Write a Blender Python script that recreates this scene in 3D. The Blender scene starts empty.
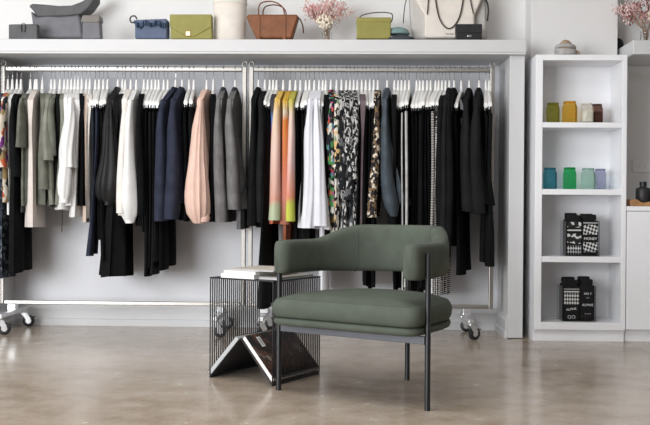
import bpy, math, random
from mathutils import Vector, Matrix
R = random.Random(7)
SC = bpy.context.scene
COL = SC.collection
PI = math.pi

# ------------------------------------------------------------------ camera
CAM_H, YAW, PITCH, ROLL, FPX = 0.85, 0.030572, -0.003133, 0.007362, 900.3
def cam_axes():
    cy, sy = math.cos(YAW), math.sin(YAW)
    f = Vector((-sy, cy, 0)); r = Vector((cy, sy, 0)); u = Vector((0, 0, 1))
    cp, sp = math.cos(PITCH), math.sin(PITCH)
    f, u = f*cp + u*sp, u*cp - f*sp
    cr, sr = math.cos(ROLL), math.sin(ROLL)
    r, u = r*cr + u*sr, u*cr - r*sr
    return r, u, f
AX, AU, AF = cam_axes()
cd = bpy.data.cameras.new('camera'); cam = bpy.data.objects.new('camera', cd); COL.objects.link(cam)
cd.sensor_width = 36; cd.lens = FPX*36/650; cd.clip_end = 60
m = Matrix((AX, AU, -AF)).transposed().to_4x4(); m.translation = (0, 0, CAM_H); cam.matrix_world = m
SC.camera = cam
def ray(px, py): return AF + AX*((px-325)/FPX) + AU*((212.5-py)/FPX)
def at(px, py, Y):
    d = ray(px, py); return Vector((0, 0, CAM_H)) + d*(Y/d.y)
def X(px, Y, py=200): return at(px, py, Y).x
def Z(py, Y, px=325): return at(px, py, Y).z

# ------------------------------------------------------------------ materials
def nt(name):
    m = bpy.data.materials.new(name); m.use_nodes = True
    n = m.node_tree; return m, n, n.nodes['Principled BSDF']
def srgb(r, g, b):
    f = lambda c: (c/255/12.92) if c/255 <= .04045 else ((c/255+.055)/1.055)**2.4
    return (f(r), f(g), f(b), 1)
def link(n, a, b): n.links.new(a, b)
def plain(name, col, rough=.6, metal=0, spec=.5, **kw):
    m, n, p = nt(name)
    p.inputs['Base Color'].default_value = col; p.inputs['Roughness'].default_value = rough
    p.inputs['Metallic'].default_value = metal; p.inputs['Specular IOR Level'].default_value = spec
    for k, v in kw.items(): p.inputs[k.replace('_', ' ')].default_value = v
    return m
def coords(n, scale=(1, 1, 1), kind='Object', rot=(0, 0, 0)):
    t = n.nodes.new('ShaderNodeTexCoord'); mp = n.nodes.new('ShaderNodeMapping')
    mp.inputs['Scale'].default_value = scale; mp.inputs['Rotation'].default_value = rot
    link(n, t.outputs[kind], mp.inputs['Vector']); return mp.outputs['Vector']
def noise(n, vec, scale, detail=3, rough=.5):
    t = n.nodes.new('ShaderNodeTexNoise'); t.inputs['Scale'].default_value = scale
    t.inputs['Detail'].default_value = detail; t.inputs['Roughness'].default_value = rough
    link(n, vec, t.inputs['Vector']); return t
def ramp(n, fac, stops, mode='LINEAR'):
    r = n.nodes.new('ShaderNodeValToRGB'); e = r.color_ramp; e.interpolation = mode
    while len(e.elements) < len(stops): e.elements.new(.5)
    for i, (p, c) in enumerate(stops):
        e.elements[i].position = p; e.elements[i].color = c
    link(n, fac, r.inputs['Fac']); return r.outputs['Color']
def bump(n, p, h, strength=.2, dist=.01):
    b = n.nodes.new('ShaderNodeBump'); b.inputs['Strength'].default_value = strength; b.inputs['Distance'].default_value = dist
    link(n, h, b.inputs['Height']); link(n, b.outputs['Normal'], p.inputs['Normal'])
def fabric(name, col, rough=.9, var=.25, weave=260, spec=.2):
    m, n, p = nt(name)
    v = coords(n); t = noise(n, v, 14, 3)
    a = tuple(c*(1-var) for c in col[:3])+(1,); b = tuple(min(1, c*(1+var)) for c in col[:3])+(1,)
    link(n, ramp(n, t.outputs['Fac'], [(.3, a), (.7, b)]), p.inputs['Base Color'])
    p.inputs['Roughness'].default_value = rough; p.inputs['Specular IOR Level'].default_value = spec
    w = noise(n, v, weave, 2); bump(n, p, w.outputs['Fac'], .25, .002)
    return m
def ombre(name, stops, kind='Object', lo=-1.0, hi=-.1):
    "a dyed cloth: colour runs down the garment"
    m, n, p = nt(name); t = n.nodes.new('ShaderNodeTexCoord'); s = n.nodes.new('ShaderNodeSeparateXYZ')
    link(n, t.outputs['Object'], s.inputs[0])
    mr = n.nodes.new('ShaderNodeMapRange'); mr.inputs['From Min'].default_value = hi; mr.inputs['From Max'].default_value = lo
    nz = noise(n, t.outputs['Object'], 9, 2)
    ad = n.nodes.new('ShaderNodeMath'); ad.operation = 'MULTIPLY_ADD'; ad.inputs[1].default_value = .12
    link(n, s.outputs['Z'], mr.inputs['Value']); link(n, nz.outputs['Fac'], ad.inputs[0]); link(n, mr.outputs['Result'], ad.inputs[2])
    sb = n.nodes.new('ShaderNodeMath'); sb.operation = 'SUBTRACT'; sb.inputs[1].default_value = .06; link(n, ad.outputs[0], sb.inputs[0])
    link(n, ramp(n, sb.outputs[0], stops), p.inputs['Base Color']); p.inputs['Roughness'].default_value = .8
    p.inputs['Specular IOR Level'].default_value = .2
    return m
def printed(name, stops, scale=(30, 30, 18), vor=True, mode='CONSTANT'):
    m, n, p = nt(name); v = coords(n, scale)
    if vor:
        d = noise(n, v, 1.3, 2)
        mx = n.nodes.new('ShaderNodeMix'); mx.data_type = 'RGBA'; mx.inputs['Factor'].default_value = .35
        link(n, v, mx.inputs['A']); link(n, d.outputs['Color'], mx.inputs['B'])
        t = n.nodes.new('ShaderNodeTexVoronoi'); t.inputs['Scale'].default_value = 1.0; link(n, mx.outputs['Result'], t.inputs['Vector'])
        s = n.nodes.new('ShaderNodeSeparateColor'); link(n, t.outputs['Color'], s.inputs[0]); f = s.outputs[0]
    else:
        f = noise(n, v, 1.0, 3, .6).outputs['Fac']
    link(n, ramp(n, f, stops, mode), p.inputs['Base Color']); p.inputs['Roughness'].default_value = .85
    p.inputs['Specular IOR Level'].default_value = .2
    return m

M = {}
M['paint'] = plain('white_paint', (.60, .605, .615, 1), .5)
M['wallpaint'] = plain('wall_paint', (.77, .765, .76, 1), .7)
M['pillarpaint'] = plain('pillar_paint', (.74, .735, .735, 1), .7)
M['recess'] = plain('recess_paint', (.745, .76, .80, 1), .7)
M['cabinet'] = plain('cabinet_white', (.85, .86, .89, 1), .4)
M['steel'] = plain('brushed_nickel', (.40, .385, .365, 1), .42, 1)
M['chrome'] = plain('chrome', (.78, .78, .79, 1), .18, 1)
M['zinc'] = plain('zinc_plate', (.70, .71, .73, 1), .35, .85)
M['rubber'] = plain('black_rubber', (.015, .015, .016, 1), .5)
M['hanger'] = plain('white_hanger', (.76, .755, .74, 1), .4)
M['blackmetal'] = plain('black_metal', (.014, .015, .017, 1), .42, .3)
M['apron'] = plain('grey_blue_metal', (.085, .09, .105, 1), .45, .2)
M['wire'] = plain('charcoal_wire', (.022, .022, .026, 1), .45, .3)
M['brass'] = plain('rose_gold', (.78, .55, .36, 1), .3, 1)
M['page'] = plain('page_edges', (.74, .73, .72, 1), .8)
M['pagegrey'] = plain('grey_page_edges', (.42, .43, .44, 1), .8)
M['plastic'] = plain('white_plastic', (.80, .80, .79, 1), .35)
M['whiteprint'] = plain('white_print', (.80, .80, .80, 1), .8)
M['acrylic'] = plain('clear_acrylic', (.86, .88, .89, 1), .05, 0, .5, Transmission_Weight=1.0, IOR=1.3)
M['glassclear'] = plain('clear_glass', (.95, .96, .96, 1), .03, 0, .5, Transmission_Weight=1.0, IOR=1.3)
M['button'] = plain('dark_button', (.12, .12, .12, 1), .3)
M['greybutton'] = plain('grey_button', (.55, .55, .55, 1), .3)

# cloth
BK = srgb(30, 31, 33)
M['black'] = fabric('black_cloth', (.0062, .0066, .0072, 1), spec=.12)
M['black2'] = fabric('soft_black_cloth', (.0085, .009, .010, 1), .8, spec=.15)
M['jet'] = fabric('jet_cloth', (.0042, .0044, .005, 1), spec=.1)
M['leather'] = fabric('black_satin', (.0085, .0085, .009, 1), .55, .2, 60, .3)
M['navy'] = fabric('navy_suiting', (.024, .028, .048, 1), .85)
M['darknavy'] = fabric('dark_navy_cloth', (.016, .019, .028, 1))
M['charcoal'] = fabric('charcoal_cloth', (.038, .040, .043, 1))
M['grey'] = fabric('grey_suiting', (.150, .146, .146, 1))
M['greydark'] = fabric('grey_trouser_cloth', (.10, .10, .106, 1))
M['slate'] = fabric('slate_blue_cloth', (.055, .07, .085, 1), .7)
M['sage'] = fabric('sage_cloth', (.20, .205, .17, 1))
M['olive'] = fabric('olive_grey_cloth', (.135, .14, .115, 1))
M['darkolive'] = fabric('dark_olive_cloth', (.075, .08, .065, 1))
M['cream'] = fabric('blush_cream_cloth', (.66, .60, .56, 1), .85, .06)
M['ivory'] = fabric('ivory_cloth', (.72, .69, .65, 1), .85, .06)
M['white'] = fabric('white_cloth', (.74, .74, .735, 1), .85, .04)
M['bluewhite'] = fabric('cool_white_cloth', (.70, .71, .76, 1), .85, .04)
M['nude'] = fabric('nude_cloth', (.52, .43, .36, 1), .85, .08)
M['peach'] = fabric('peach_cloth', (.72, .50, .42, 1), .75, .06)
M['mauve'] = fabric('mauve_cloth', (.13, .10, .11, 1))
c_ = lambda *a: srgb(*a)
M['snake'] = printed('snake_print', [(0, c_(25, 30, 38)), (.35, c_(60, 66, 76)), (.55, c_(95, 100, 106)), (.75, c_(38, 44, 54))], (95, 95, 70))
M['kimono'] = printed('kimono_print', [(0, c_(200, 190, 175)), (.3, c_(150, 128, 90)), (.5, c_(40, 40, 44)), (.65, c_(110, 50, 120)), (.75, c_(214, 206, 196)), (.9, c_(180, 90, 60))], (46, 46, 32))
M['floral'] = printed('bright_floral', [(0, c_(28, 28, 32)), (.3, c_(180, 74, 60)), (.38, c_(66, 130, 76)), (.48, c_(190, 188, 180)), (.58, c_(30, 34, 40)), (.78, c_(200, 130, 80)), (.86, c_(160, 84, 120)), (.92, c_(90, 136, 150))], (70, 70, 48))
M['floral2'] = printed('pale_floral', [(0, c_(30, 30, 34)), (.28, c_(214, 208, 198)), (.5, c_(34, 36, 40)), (.62, c_(120, 140, 110)), (.72, c_(206, 170, 120)), (.86, c_(210, 205, 200))], (80, 80, 50))
M['bwprint'] = printed('black_white_print', [(0, c_(26, 27, 30)), (.56, c_(180, 180, 180)), (.8, c_(90, 92, 94))], (90, 90, 42))
M['bwprint2'] = printed('black_white_brush', [(0, c_(24, 25, 28)), (.52, c_(26, 26, 28)), (.53, c_(190, 189, 187))], (80, 80, 34), False)
M['sequin'] = printed('gold_sequin', [(0, c_(30, 28, 30)), (.42, c_(120, 98, 74)), (.56, c_(206, 196, 178)), (.72, c_(48, 44, 50)), (.88, c_(110, 90, 68))], (105, 105, 80))
M['dots'] = None
def dots_mat():
    m, n, p = nt('white_dotted_black'); v = coords(n, (72, 72, 72))
    t = n.nodes.new('ShaderNodeTexVoronoi'); t.inputs['Scale'].default_value = 1; t.inputs['Randomness'].default_value = .15
    link(n, v, t.inputs['Vector'])
    link(n, ramp(n, t.outputs['Distance'], [(0, c_(225, 225, 225)), (.46, c_(24, 24, 26))], 'CONSTANT'), p.inputs['Base Color'])
    p.inputs['Roughness'].default_value = .9; return m
M['dots'] = dots_mat()
def tweed():
    m, n, p = nt('stitched_stripe'); v = coords(n, (1, 1, 1))
    t = n.nodes.new('ShaderNodeTexWave'); t.bands_direction = 'Z'; t.inputs['Scale'].default_value = 18; link(n, v, t.inputs['Vector'])
    link(n, ramp(n, t.outputs['Fac'], [(0, c_(200, 196, 190)), (.7, c_(110, 108, 106))]), p.inputs['Base Color']); p.inputs['Roughness'].default_value = .9
    return m
M['tweed'] = tweed()
M['stripe'] = fabric('grey_white_tape', (.50, .50, .49, 1))
M['tie'] = ombre('tie_dye', [(0, c_(58, 58, 60)), (.22, c_(62, 62, 66)), (.30, c_(90, 130, 190)), (.38, c_(150, 70, 130)), (.46, c_(200, 70, 60)), (.6, c_(226, 110, 70)), (.8, c_(220, 130, 100))])
M['ombre1'] = ombre('yellow_blush', [(0, c_(214, 176, 80)), (.14, c_(208, 172, 96)), (.24, c_(214, 192, 160)), (.5, c_(212, 184, 172)), (.8, c_(206, 164, 150)), (.9, c_(204, 150, 134)), (.95, c_(176, 186, 156))])
M['ombre2'] = ombre('mustard_orange', [(0, c_(190, 150, 46)), (.12, c_(196, 160, 70)), (.2, c_(206, 196, 180)), (.26, c_(204, 124, 62)), (.5, c_(196, 116, 80)), (.75, c_(194, 130, 116)), (1, c_(128, 72, 48))], 'Object', -1.15)
M['ombre3'] = ombre('chartreuse_pink', [(0, c_(168, 156, 60)), (.14, c_(180, 172, 84)), (.26, c_(212, 190, 176)), (.6, c_(214, 182, 176)), (.86, c_(212, 138, 112)), (.93, c_(190, 196, 84))])

# chair fabric / leather etc
M['chairgreen'] = fabric('olive_green_upholstery', (.078, .091, .073, 1), .88, .10, 420, .25)
M['olivebag'] = fabric('olive_leather', (.27, .25, .065, 1), .55, .08, 120, .35)
M['tan'] = fabric('tan_leather', (.20, .072, .026, 1), .5, .18, 90, .35)
M['tandark'] = fabric('dark_tan_leather', (.13, .05, .02, 1), .5, .18, 90, .35)
M['greybag'] = fabric('grey_leather', (.10, .10, .105, 1), .6, .12, 110, .3)
M['greybag2'] = fabric('pale_grey_leather', (.165, .165, .18, 1), .6, .1, 110, .3)
M['taupe'] = fabric('taupe_leather', (.19, .175, .16, 1), .6, .1, 110, .3)
M['denim'] = fabric('denim_blue', (.12, .15, .225, 1), .85, .12)
M['denimdark'] = fabric('dark_denim_ruffle', (.065, .095, .16, 1), .85, .35)
M['canvas'] = fabric('cream_canvas', (.74, .69, .63, 1), .85, .05)
M['canvas2'] = fabric('white_canvas', (.74, .71, .66, 1), .85, .05)
M['canvasgrey'] = fabric('grey_canvas', (.52, .50, .48, 1), .85, .05)
M['blackleather'] = fabric('black_leather', (.014, .015, .016, 1), .45, .15, 90, .4)
M['brownstrap'] = fabric('dark_brown_leather', (.03, .022, .018, 1), .5, .15, 90, .4)
M['teal'] = fabric('teal_knit', (.20, .31, .30, 1), .9, .12, 90)
M['slateknit'] = fabric('slate_knit', (.055, .065, .075, 1), .9, .12, 90)
M['greyknit'] = fabric('grey_knit', (.40, .39, .38, 1), .9, .2, 70)
M['tanknit'] = fabric('tan_knit', (.43, .32, .22, 1), .9, .15, 70)
M['wood'] = fabric('honey_wood', (.36, .19, .085, 1), .5, .3, 40, .4)
M['pinkflower'] = fabric('dried_pink_flower', (.64, .36, .34, 1), .9, .25)
M['palepink'] = fabric('pale_pink_flower', (.74, .54, .51, 1), .9, .2)
M['creamflower'] = fabric('cream_flower', (.76, .68, .56, 1), .9, .15)
M['plumflower'] = fabric('plum_flower', (.30, .11, .13, 1), .9, .25)
M['stem'] = fabric('dry_stem', (.30, .20, .12, 1), .9, .2)
M['sock'] = fabric('black_sock_knit', (.012, .012, .013, 1), .9, .15, 200)

def floor_mat():
    m, n, p = nt('polished_concrete'); v = coords(n)
    a = noise(n, v, 1.3, 6, .62); b = noise(n, v, 5.5, 5, .6); d = noise(n, v, 45, 4, .7)
    c1 = ramp(n, a.outputs['Fac'], [(.30, srgb(152, 134, 116)), (.50, srgb(177, 162, 145)), (.68, srgb(196, 185, 171))])
    c2 = ramp(n, b.outputs['Fac'], [(.32, srgb(148, 128, 110)), (.5, srgb(178, 164, 148)), (.7, srgb(202, 192, 180))])
    mx = n.nodes.new('ShaderNodeMix'); mx.data_type = 'RGBA'; mx.inputs['Factor'].default_value = .5
    link(n, c1, mx.inputs['A']); link(n, c2, mx.inputs['B'])
    sp = ramp(n, d.outputs['Fac'], [(.35, (.80, .80, .80, 1)), (.55, (1, 1, 1, 1))])
    ml = n.nodes.new('ShaderNodeMix'); ml.data_type = 'RGBA'; ml.blend_type = 'MULTIPLY'; ml.inputs['Factor'].default_value = .6
    link(n, mx.outputs['Result'], ml.inputs['A']); link(n, sp, ml.inputs['B'])
    link(n, ml.outputs['Result'], p.inputs['Base Color'])
    rr = n.nodes.new('ShaderNodeMapRange'); rr.inputs['To Min'].default_value = .14; rr.inputs['To Max'].default_value = .34
    link(n, b.outputs['Fac'], rr.inputs['Value']); link(n, rr.outputs['Result'], p.inputs['Roughness'])
    p.inputs['Specular IOR Level'].default_value = .5; p.inputs['Coat Weight'].default_value = .25; p.inputs['Coat Roughness'].default_value = .12
    bump(n, p, a.outputs['Fac'], .05, .02)
    return m
M['floor'] = floor_mat()

# ------------------------------------------------------------------ mesh helpers
class MB:
    def __init__(s): s.v = []; s.f = []
    def add(s, vs, fs):
        o = len(s.v); s.v += [tuple(p) for p in vs]; s.f += [tuple(i+o for i in f) for f in fs]; return s
    def box(s, x0, x1, y0, y1, z0, z1):
        x0, x1 = min(x0, x1), max(x0, x1); y0, y1 = min(y0, y1), max(y0, y1); z0, z1 = min(z0, z1), max(z0, z1)
        return s.add([(x0,y0,z0),(x1,y0,z0),(x1,y1,z0),(x0,y1,z0),(x0,y0,z1),(x1,y0,z1),(x1,y1,z1),(x0,y1,z1)],
                     [(3,2,1,0),(4,5,6,7),(0,1,5,4),(1,2,6,5),(2,3,7,6),(3,0,4,7)])
    def obox(s, c, ax, ay, az, hx, hy, hz):
        "box about c with unit axes and half sizes"
        c, ax, ay, az = Vector(c), Vector(ax), Vector(ay), Vector(az)
        vs = [c+ax*(hx*i)+ay*(hy*j)+az*(hz*k) for k in (-1, 1) for i, j in ((-1,-1),(1,-1),(1,1),(-1,1))]
        return s.add(vs, [(3,2,1,0),(4,5,6,7),(0,1,5,4),(1,2,6,5),(2,3,7,6),(3,0,4,7)])
    def loft(s, rings, cap=True, closed=False):
        n = len(rings[0]); vs = [p for r in rings for p in r]; fs = []
        mrng = len(rings) if closed else len(rings)-1
        for i in range(mrng):
            for j in range(n):
                a = i*n+j; b = i*n+(j+1) % n; i2 = (i+1) % len(rings); fs.append((a, b, i2*n+(j+1) % n, i2*n+j))
        if cap and not closed:
            fs.append(tuple(reversed(range(n)))); fs.append(tuple((len(rings)-1)*n+j for j in range(n)))
        return s.add(vs, fs)
    def tube(s, path, r, n=10, closed=False, cap=True, flat=1.0):
        P = [Vector(p) for p in path]; k = len(P); rr = r if isinstance(r, (list, tuple)) else [r]*k
        rings = []; prev = None
        for i in range(k):
            if closed: t = P[(i+1) % k]-P[i-1]
            else: t = P[min(i+1, k-1)]-P[max(i-1, 0)]
            if t.length < 1e-9: t = Vector((0, 0, 1))
            t.normalize()
            if prev is None:
                ref = Vector((0, 0, 1)) if abs(t.z) < .9 else Vector((1, 0, 0)); u = t.cross(ref).normalized()
            else:
                u = prev - t*prev.dot(t)
                u = u.normalized() if u.length > 1e-6 else t.orthogonal().normalized()
            prev = u; w = t.cross(u)
            rings.append([P[i]+u*(rr[i]*math.cos(2*PI*j/n))+w*(rr[i]*flat*math.sin(2*PI*j/n)) for j in range(n)])
        return s.loft(rings, cap, closed)
    def cyl(s, a, b, r, n=14): return s.tube([a, b], r, n)
    def lathe(s, prof, c=(0, 0, 0), n=24, flat=1.0):
        return s.loft([[(c[0]+r*math.cos(2*PI*j/n), c[1]+r*flat*math.sin(2*PI*j/n), c[2]+z) for j in range(n)] for r, z in prof])
    def prism(s, pts, y0, y1):
        "outline in x,z extruded along y"
        n = len(pts)
        vs = [(x, y0, z) for x, z in pts]+[(x, y1, z) for x, z in pts]
        return s.add(vs, [tuple(range(n)), tuple(reversed(range(n, 2*n)))]+[(i, i+n, (i+1) % n+n, (i+1) % n) for i in range(n)])
    def ball(s, c, r, n=8, sx=1, sy=1, sz=1):
        k = max(4, n//2+1)
        rings = [[(c[0]+r*sx*max(.02, math.sin(PI*i/k))*math.cos(2*PI*j/n), c[1]+r*sy*max(.02, math.sin(PI*i/k))*math.sin(2*PI*j/n), c[2]-r*sz*math.cos(PI*i/k)) for j in range(n)] for i in range(k+1)]
        return s.loft(rings)
    def build(s, name, mat, parent=None, smooth=False, bevel=0, seg=2, sub=0, loc=None):
        me = bpy.data.meshes.new(name); me.from_pydata(s.v, [], s.f); me.update()
        me.materials.append(mat)
        o = bpy.data.objects.new(name, me); COL.objects.link(o)
        if parent is not None: o.parent = parent
        if loc is not None: o.location = loc
        import bmesh
        b = bmesh.new(); b.from_mesh(me); bmesh.ops.recalc_face_normals(b, faces=b.faces); b.to_mesh(me); b.free()
        if smooth:
            for p in me.polygons: p.use_smooth = True
            try: me.set_sharp_from_angle(angle=math.radians(smooth if smooth is not True else 50))
            except Exception: pass
        if bevel:
            md = o.modifiers.new('bevel', 'BEVEL'); md.width = bevel; md.segments = seg; md.limit_method = 'ANGLE'; md.angle_limit = math.radians(35)
        if sub:
            md = o.modifiers.new('sub', 'SUBSURF'); md.levels = sub; md.render_levels = sub
        return o
def tag(o, label, cat, group=None):
    o['label'] = label; o['category'] = cat
    if group: o['group'] = group
    return o
def thing(name, label, cat, loc=(0, 0, 0), rz=0, group=None):
    o = bpy.data.objects.new(name, None); COL.objects.link(o); o.location = loc; o.rotation_euler = (0, 0, rz); o.empty_display_size = .05
    return tag(o, label, cat, group)
def struct(name, mb, mat, **kw):
    o = mb.build(name, mat, **kw); o['kind'] = 'structure'; return o
def copy_tree(o, parent=None):
    c = o.copy(); COL.objects.link(c)
    if parent is not None: c.parent = parent
    for ch in list(o.children): copy_tree(ch, c)
    return c

# ------------------------------------------------------------------ setting
YW, YF = 6.47, 6.03            # back wall, front of the white surround
YS = 5.98                      # front of the long shelf
YB = 5.93                      # front of the cubby shelving
YP = 6.25                      # pillar behind the cubbies
XL = X(11, 6.40, 323)          # side wall of the niche
XJ0, XJ1 = X(508.8, YF), X(523.7, YF)
zs0, zs1 = Z(53.6, YS, 300), Z(39.3, YS, 300)
struct('floor', MB().box(-5.5, 5.5, -1.5, 6.7, -.05, 0), M['floor'])
struct('wall_back', MB().box(-4.5, 4.2, YW, YW+.1, 0, 3.25), M['recess'])
zu = zs1-.02
struct('wall_upper', MB().box(-4.5, X(531, YP), YW-.012, YW-.001, zs0+.03, 3.25), M['wallpaint'])
struct('wall_side', MB().box(XL-.10, XL, YF, YW-.001, 0, zs0-.001), M['paint'])
struct('wall_pillar', MB().box(X(529.5, YP), X(616, YP), YP, YW-.001, 0, 3.25), M['pillarpaint'])
struct('wall_nook', MB().box(X(616, YP)+.001, 4.2, YW-.016, YW-.001, 0, 3.25), M['wallpaint'])
struct('trim_jamb', MB().box(XJ0, XJ1, YF, YW-.001, 0.004, zs0-.0005), M['paint'], bevel=.004)
struct('wall_right_blocker', MB().box(3.4, 3.5, -1.5, 6.46, 0, 3.25), plain('right_blocker_paint', (.32, .31, .30, 1), .8))  # unseen dark wall, added to block ambient light from the right
struct('wall_front_blocker', MB().box(-2.4, 3.5, -1.8, -1.7, 0, 3.25), plain('front_blocker_paint', (.30, .29, .28, 1), .8))  # added behind the camera, out of view, to cut world light from front-right
struct('ceiling', MB().box(-4.5, 3.5, -1.5, 6.6, 3.26, 3.35), M['wallpaint'])
bb = MB()
prof = [(0, 0), (.022, 0), (.022, .045), (.014, .052), (.014, .12), (.008, .135), (.008, .15), (0, .155)]
pts = [(YW-.001-d, z) for d, z in prof]
bb.loft([[(x, y, z) for y, z in pts] for x in (XL+.001, XJ0-.001)])
struct('baseboard_back', bb, M['paint'])
bb = MB(); bb.loft([[(XJ0-.001-d, y, z) for d, z in prof] for y in (YF+.01, YW-.03)]); struct('baseboard_jamb', bb, M['paint'])
bb = MB(); bb.loft([[(XL+.001+d, y, z) for d, z in prof] for y in (YF+.01, YW-.03)]); struct('baseboard_side', bb, M['paint'])

t = thing('wall_shelf', 'long white shelf over the clothes niche holding the row of bags', 'shelf', ((XL+XJ1)/2, YS, zs0))
ox = (XL+XJ1)/2
MB().box(-4.3-ox, X(525.2, YS)-ox, 0, YW-YS-.013, .012, zs1-zs0).build('shelf_board', M['paint'], t, bevel=.004)
MB().box(-4.3-ox, X(524.8, YS)-ox, .006, YW-YS-.013, 0, .0118).build('shelf_lip', M['paint'], t)

# second shelf, over the counter nook
rx0 = X(632, YS)
t = thing('wall_shelf', 'short white shelf over the counter nook with dried flowers on it', 'shelf', (rx0, YS, zs0))
MB().box(0, 1.6, 0, YW-.017-YS, 0, zs1-zs0).build('shelf_board', M['paint'], t, bevel=.004)

# cubby shelving
bx0, bx1 = X(535, YB), X(626.3, YB); ix0, ix1 = X(542, YB), X(621.6, YB)
pz = lambda py: Z(py, YB, 580)
ztop = pz(54.6); 
ZCT = ztop
t = thing('cubby_shelving', 'tall white open shelving with four cubbies of jars and socks', 'shelving', (bx0, YB, 0))
dx = lambda x: x-bx0
D = .30
MB().box(0, dx(ix0), 0, D, pz(330), ztop).build('side_panel', M['cabinet'], t, bevel=.002)
MB().box(dx(ix1), dx(bx1), 0, D, pz(330), ztop).build('side_panel', M['cabinet'], t, bevel=.002)
MB().box(dx(ix0), dx(ix1), 0, D, pz(60.3), ztop).build('top_panel', M['cabinet'], t, bevel=.002)
MB().box(dx(ix0), dx(ix1), D-.015, D, pz(330), pz(60.3)).build('back_panel', M['cabinet'], t)
shelf_z = []
for a, b in ((122.3, 127.6), (189.2, 194.8), (256.6, 262.4)):
    MB().box(dx(ix0), dx(ix1), .002, D-.015, pz(b), pz(a)).build('shelf_board', M['cabinet'], t, bevel=.002); shelf_z.append(pz(a))
MB().box(dx(ix0), dx(ix1), 0, D-.015, pz(330), pz(322.6)).build('bottom_panel', M['cabinet'], t, bevel=.002); shelf_z.append(pz(322.6))
MB().box(.0, dx(bx1), .03, D, 0.0, pz(330)-.001).build('plinth', M['cabinet'], t)
SZ = shelf_z

# counter nook: cabinet and worktop
cz = Z(211, YB, 640)
t = thing('base_cabinet', 'white base cabinet with flat door beside the cubby shelving', 'cabinet', (bx1+.003, YB, 0))
MB().box(0, 1.4, .02, .52, pz(330), cz-.001).build('body', M['cabinet'], t)
MB().box(.003, .62, 0, .019, pz(329), cz-.004).build('door', M['cabinet'], t, bevel=.002)
MB().box(.626, 1.4, 0, .019, pz(329), cz-.004).build('door', M['cabinet'], t, bevel=.002)
MB().box(0, 1.4, .05, .5, 0, pz(330)-.001).build('plinth', M['cabinet'], t)
wz = Z(206.3, YB, 640)
tag(MB().box(bx1+.003, bx1+1.4, YB-.003, YW-.017, cz, wz).build('worktop', M['cabinet'], bevel=.002), 'white worktop on the base cabinet under the nook shelf', 'worktop')
# wall plate
t = thing('wall_switch', 'white double switch plate on the nook wall', 'switch', (X(632, YW-.02), YW-.017, Z(172.5, YW, 640)))
wd_, ht_ = X(658, YW)-X(632, YW), Z(160, YW, 640)-Z(172.5, YW, 640)
MB().box(0, wd_, -.008, 0, 0, ht_).build('plate', M['plastic'], t, bevel=.002)
for k in (.30, .52, .74): MB().box(wd_*k-.008, wd_*k+.008, -.013, -.0085, ht_*.35, ht_*.65).build('rocker', M['plastic'], t, bevel=.001)
# tray and bottles on the worktop
tx = X(627.5, 6.02, 200); 
t = thing('wooden_tray', 'honey coloured wooden tray with scooped end on the worktop', 'tray', (tx, 5.96, wz))
MB().prism([(0, 0), (.30, 0), (.30, .03), (.12, .03), (.085, .022), (.065, .032), (.045, .046), (.015, .046), (0, .036)], 0, .13).build('tray_block', M['wood'], t, bevel=.004)
def bottle(px, h, r, label):
    b = thing('squat_bottle', label, 'bottle', (X(px, 6.03), 6.03, wz+.0305), 0, 'black bottles on the wooden tray')
    MB().lathe([(r*.9, 0), (r, .006), (r, h*.62), (r*.8, h*.70), (r*.42, h*.74), (r*.42, h*.78)], n=20).build('bottle_body', M['rubber'], b, smooth=True)
    MB().lathe([(r*.5, h*.78), (r*.5, h), (r*.4, h*1.01)], n=16).build('cap', M['blackmetal'], b, smooth=True)
bottle(643, .132, .047, 'black bottle with tall cap on the wooden tray')
bottle(658, .095, .047, 'shorter black bottle behind the tray end on the worktop')

# ------------------------------------------------------------------ garment racks
YR = 6.15
zr = Z(69.4, YR, 245)
zb = Z(304.3, YR, 245)
def rack(pa, pb, label, FEET):
    xa, xb = X(pa, YR, 180), X(pb, YR, 180); xm = (xa+xb)/2
    t = thing('clothes_rack', label, 'clothes rack', (xm, YR, 0), 0, 'rolling clothes racks')
    a, b = xa-xm, xb-xm
    for x in (a, b):
        MB().box(x-.0148, x+.0148, -.017, .017, zb-.012, zr+.018).build('post', M['steel'], t, bevel=.004)
        p = [(x+(.03 if x < 0 else -.03)*0+.016*math.cos(k*PI/8), 0, zr+.036+.018*math.sin(k*PI/8)) for k in range(17)]
        MB().tube(p[:-1], .005, 8, closed=True).build('end_loop', M['steel'], t, smooth=True)
    MB().box(a+.015, b-.015, -.014, .014, zr-.016, zr+.016).build('top_rail', M['steel'], t, bevel=.006)
    MB().box(a+.015, b-.015, -.014, .014, zb-.013, zb+.013).build('bottom_rail', M['steel'], t, bevel=.004)
    for x, dr in ((a, 1), (b, -1)):
        fx = x+dr*(FEET[0 if dr > 0 else 1])
        MB().box(fx-.018, fx+.018, -.25, .24, .112, .140).build('foot_bar', M['zinc'], t, bevel=.003)
        MB().box(fx-.028, fx+.028, -.03, .03, .1405, zb-.0135).build('bracket', M['zinc'], t, bevel=.003)
        for y in (-.22, .21):
            c = caster_proto(t) if not PROTO else copy_tree(PROTO[0], t)
            c.location = (fx+R.uniform(-.01, .01), y, 0); c.rotation_euler = (0, 0, R.uniform(-.5, .5)+(.6 if dr > 0 else .2))
    return t
PROTO = []
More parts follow.
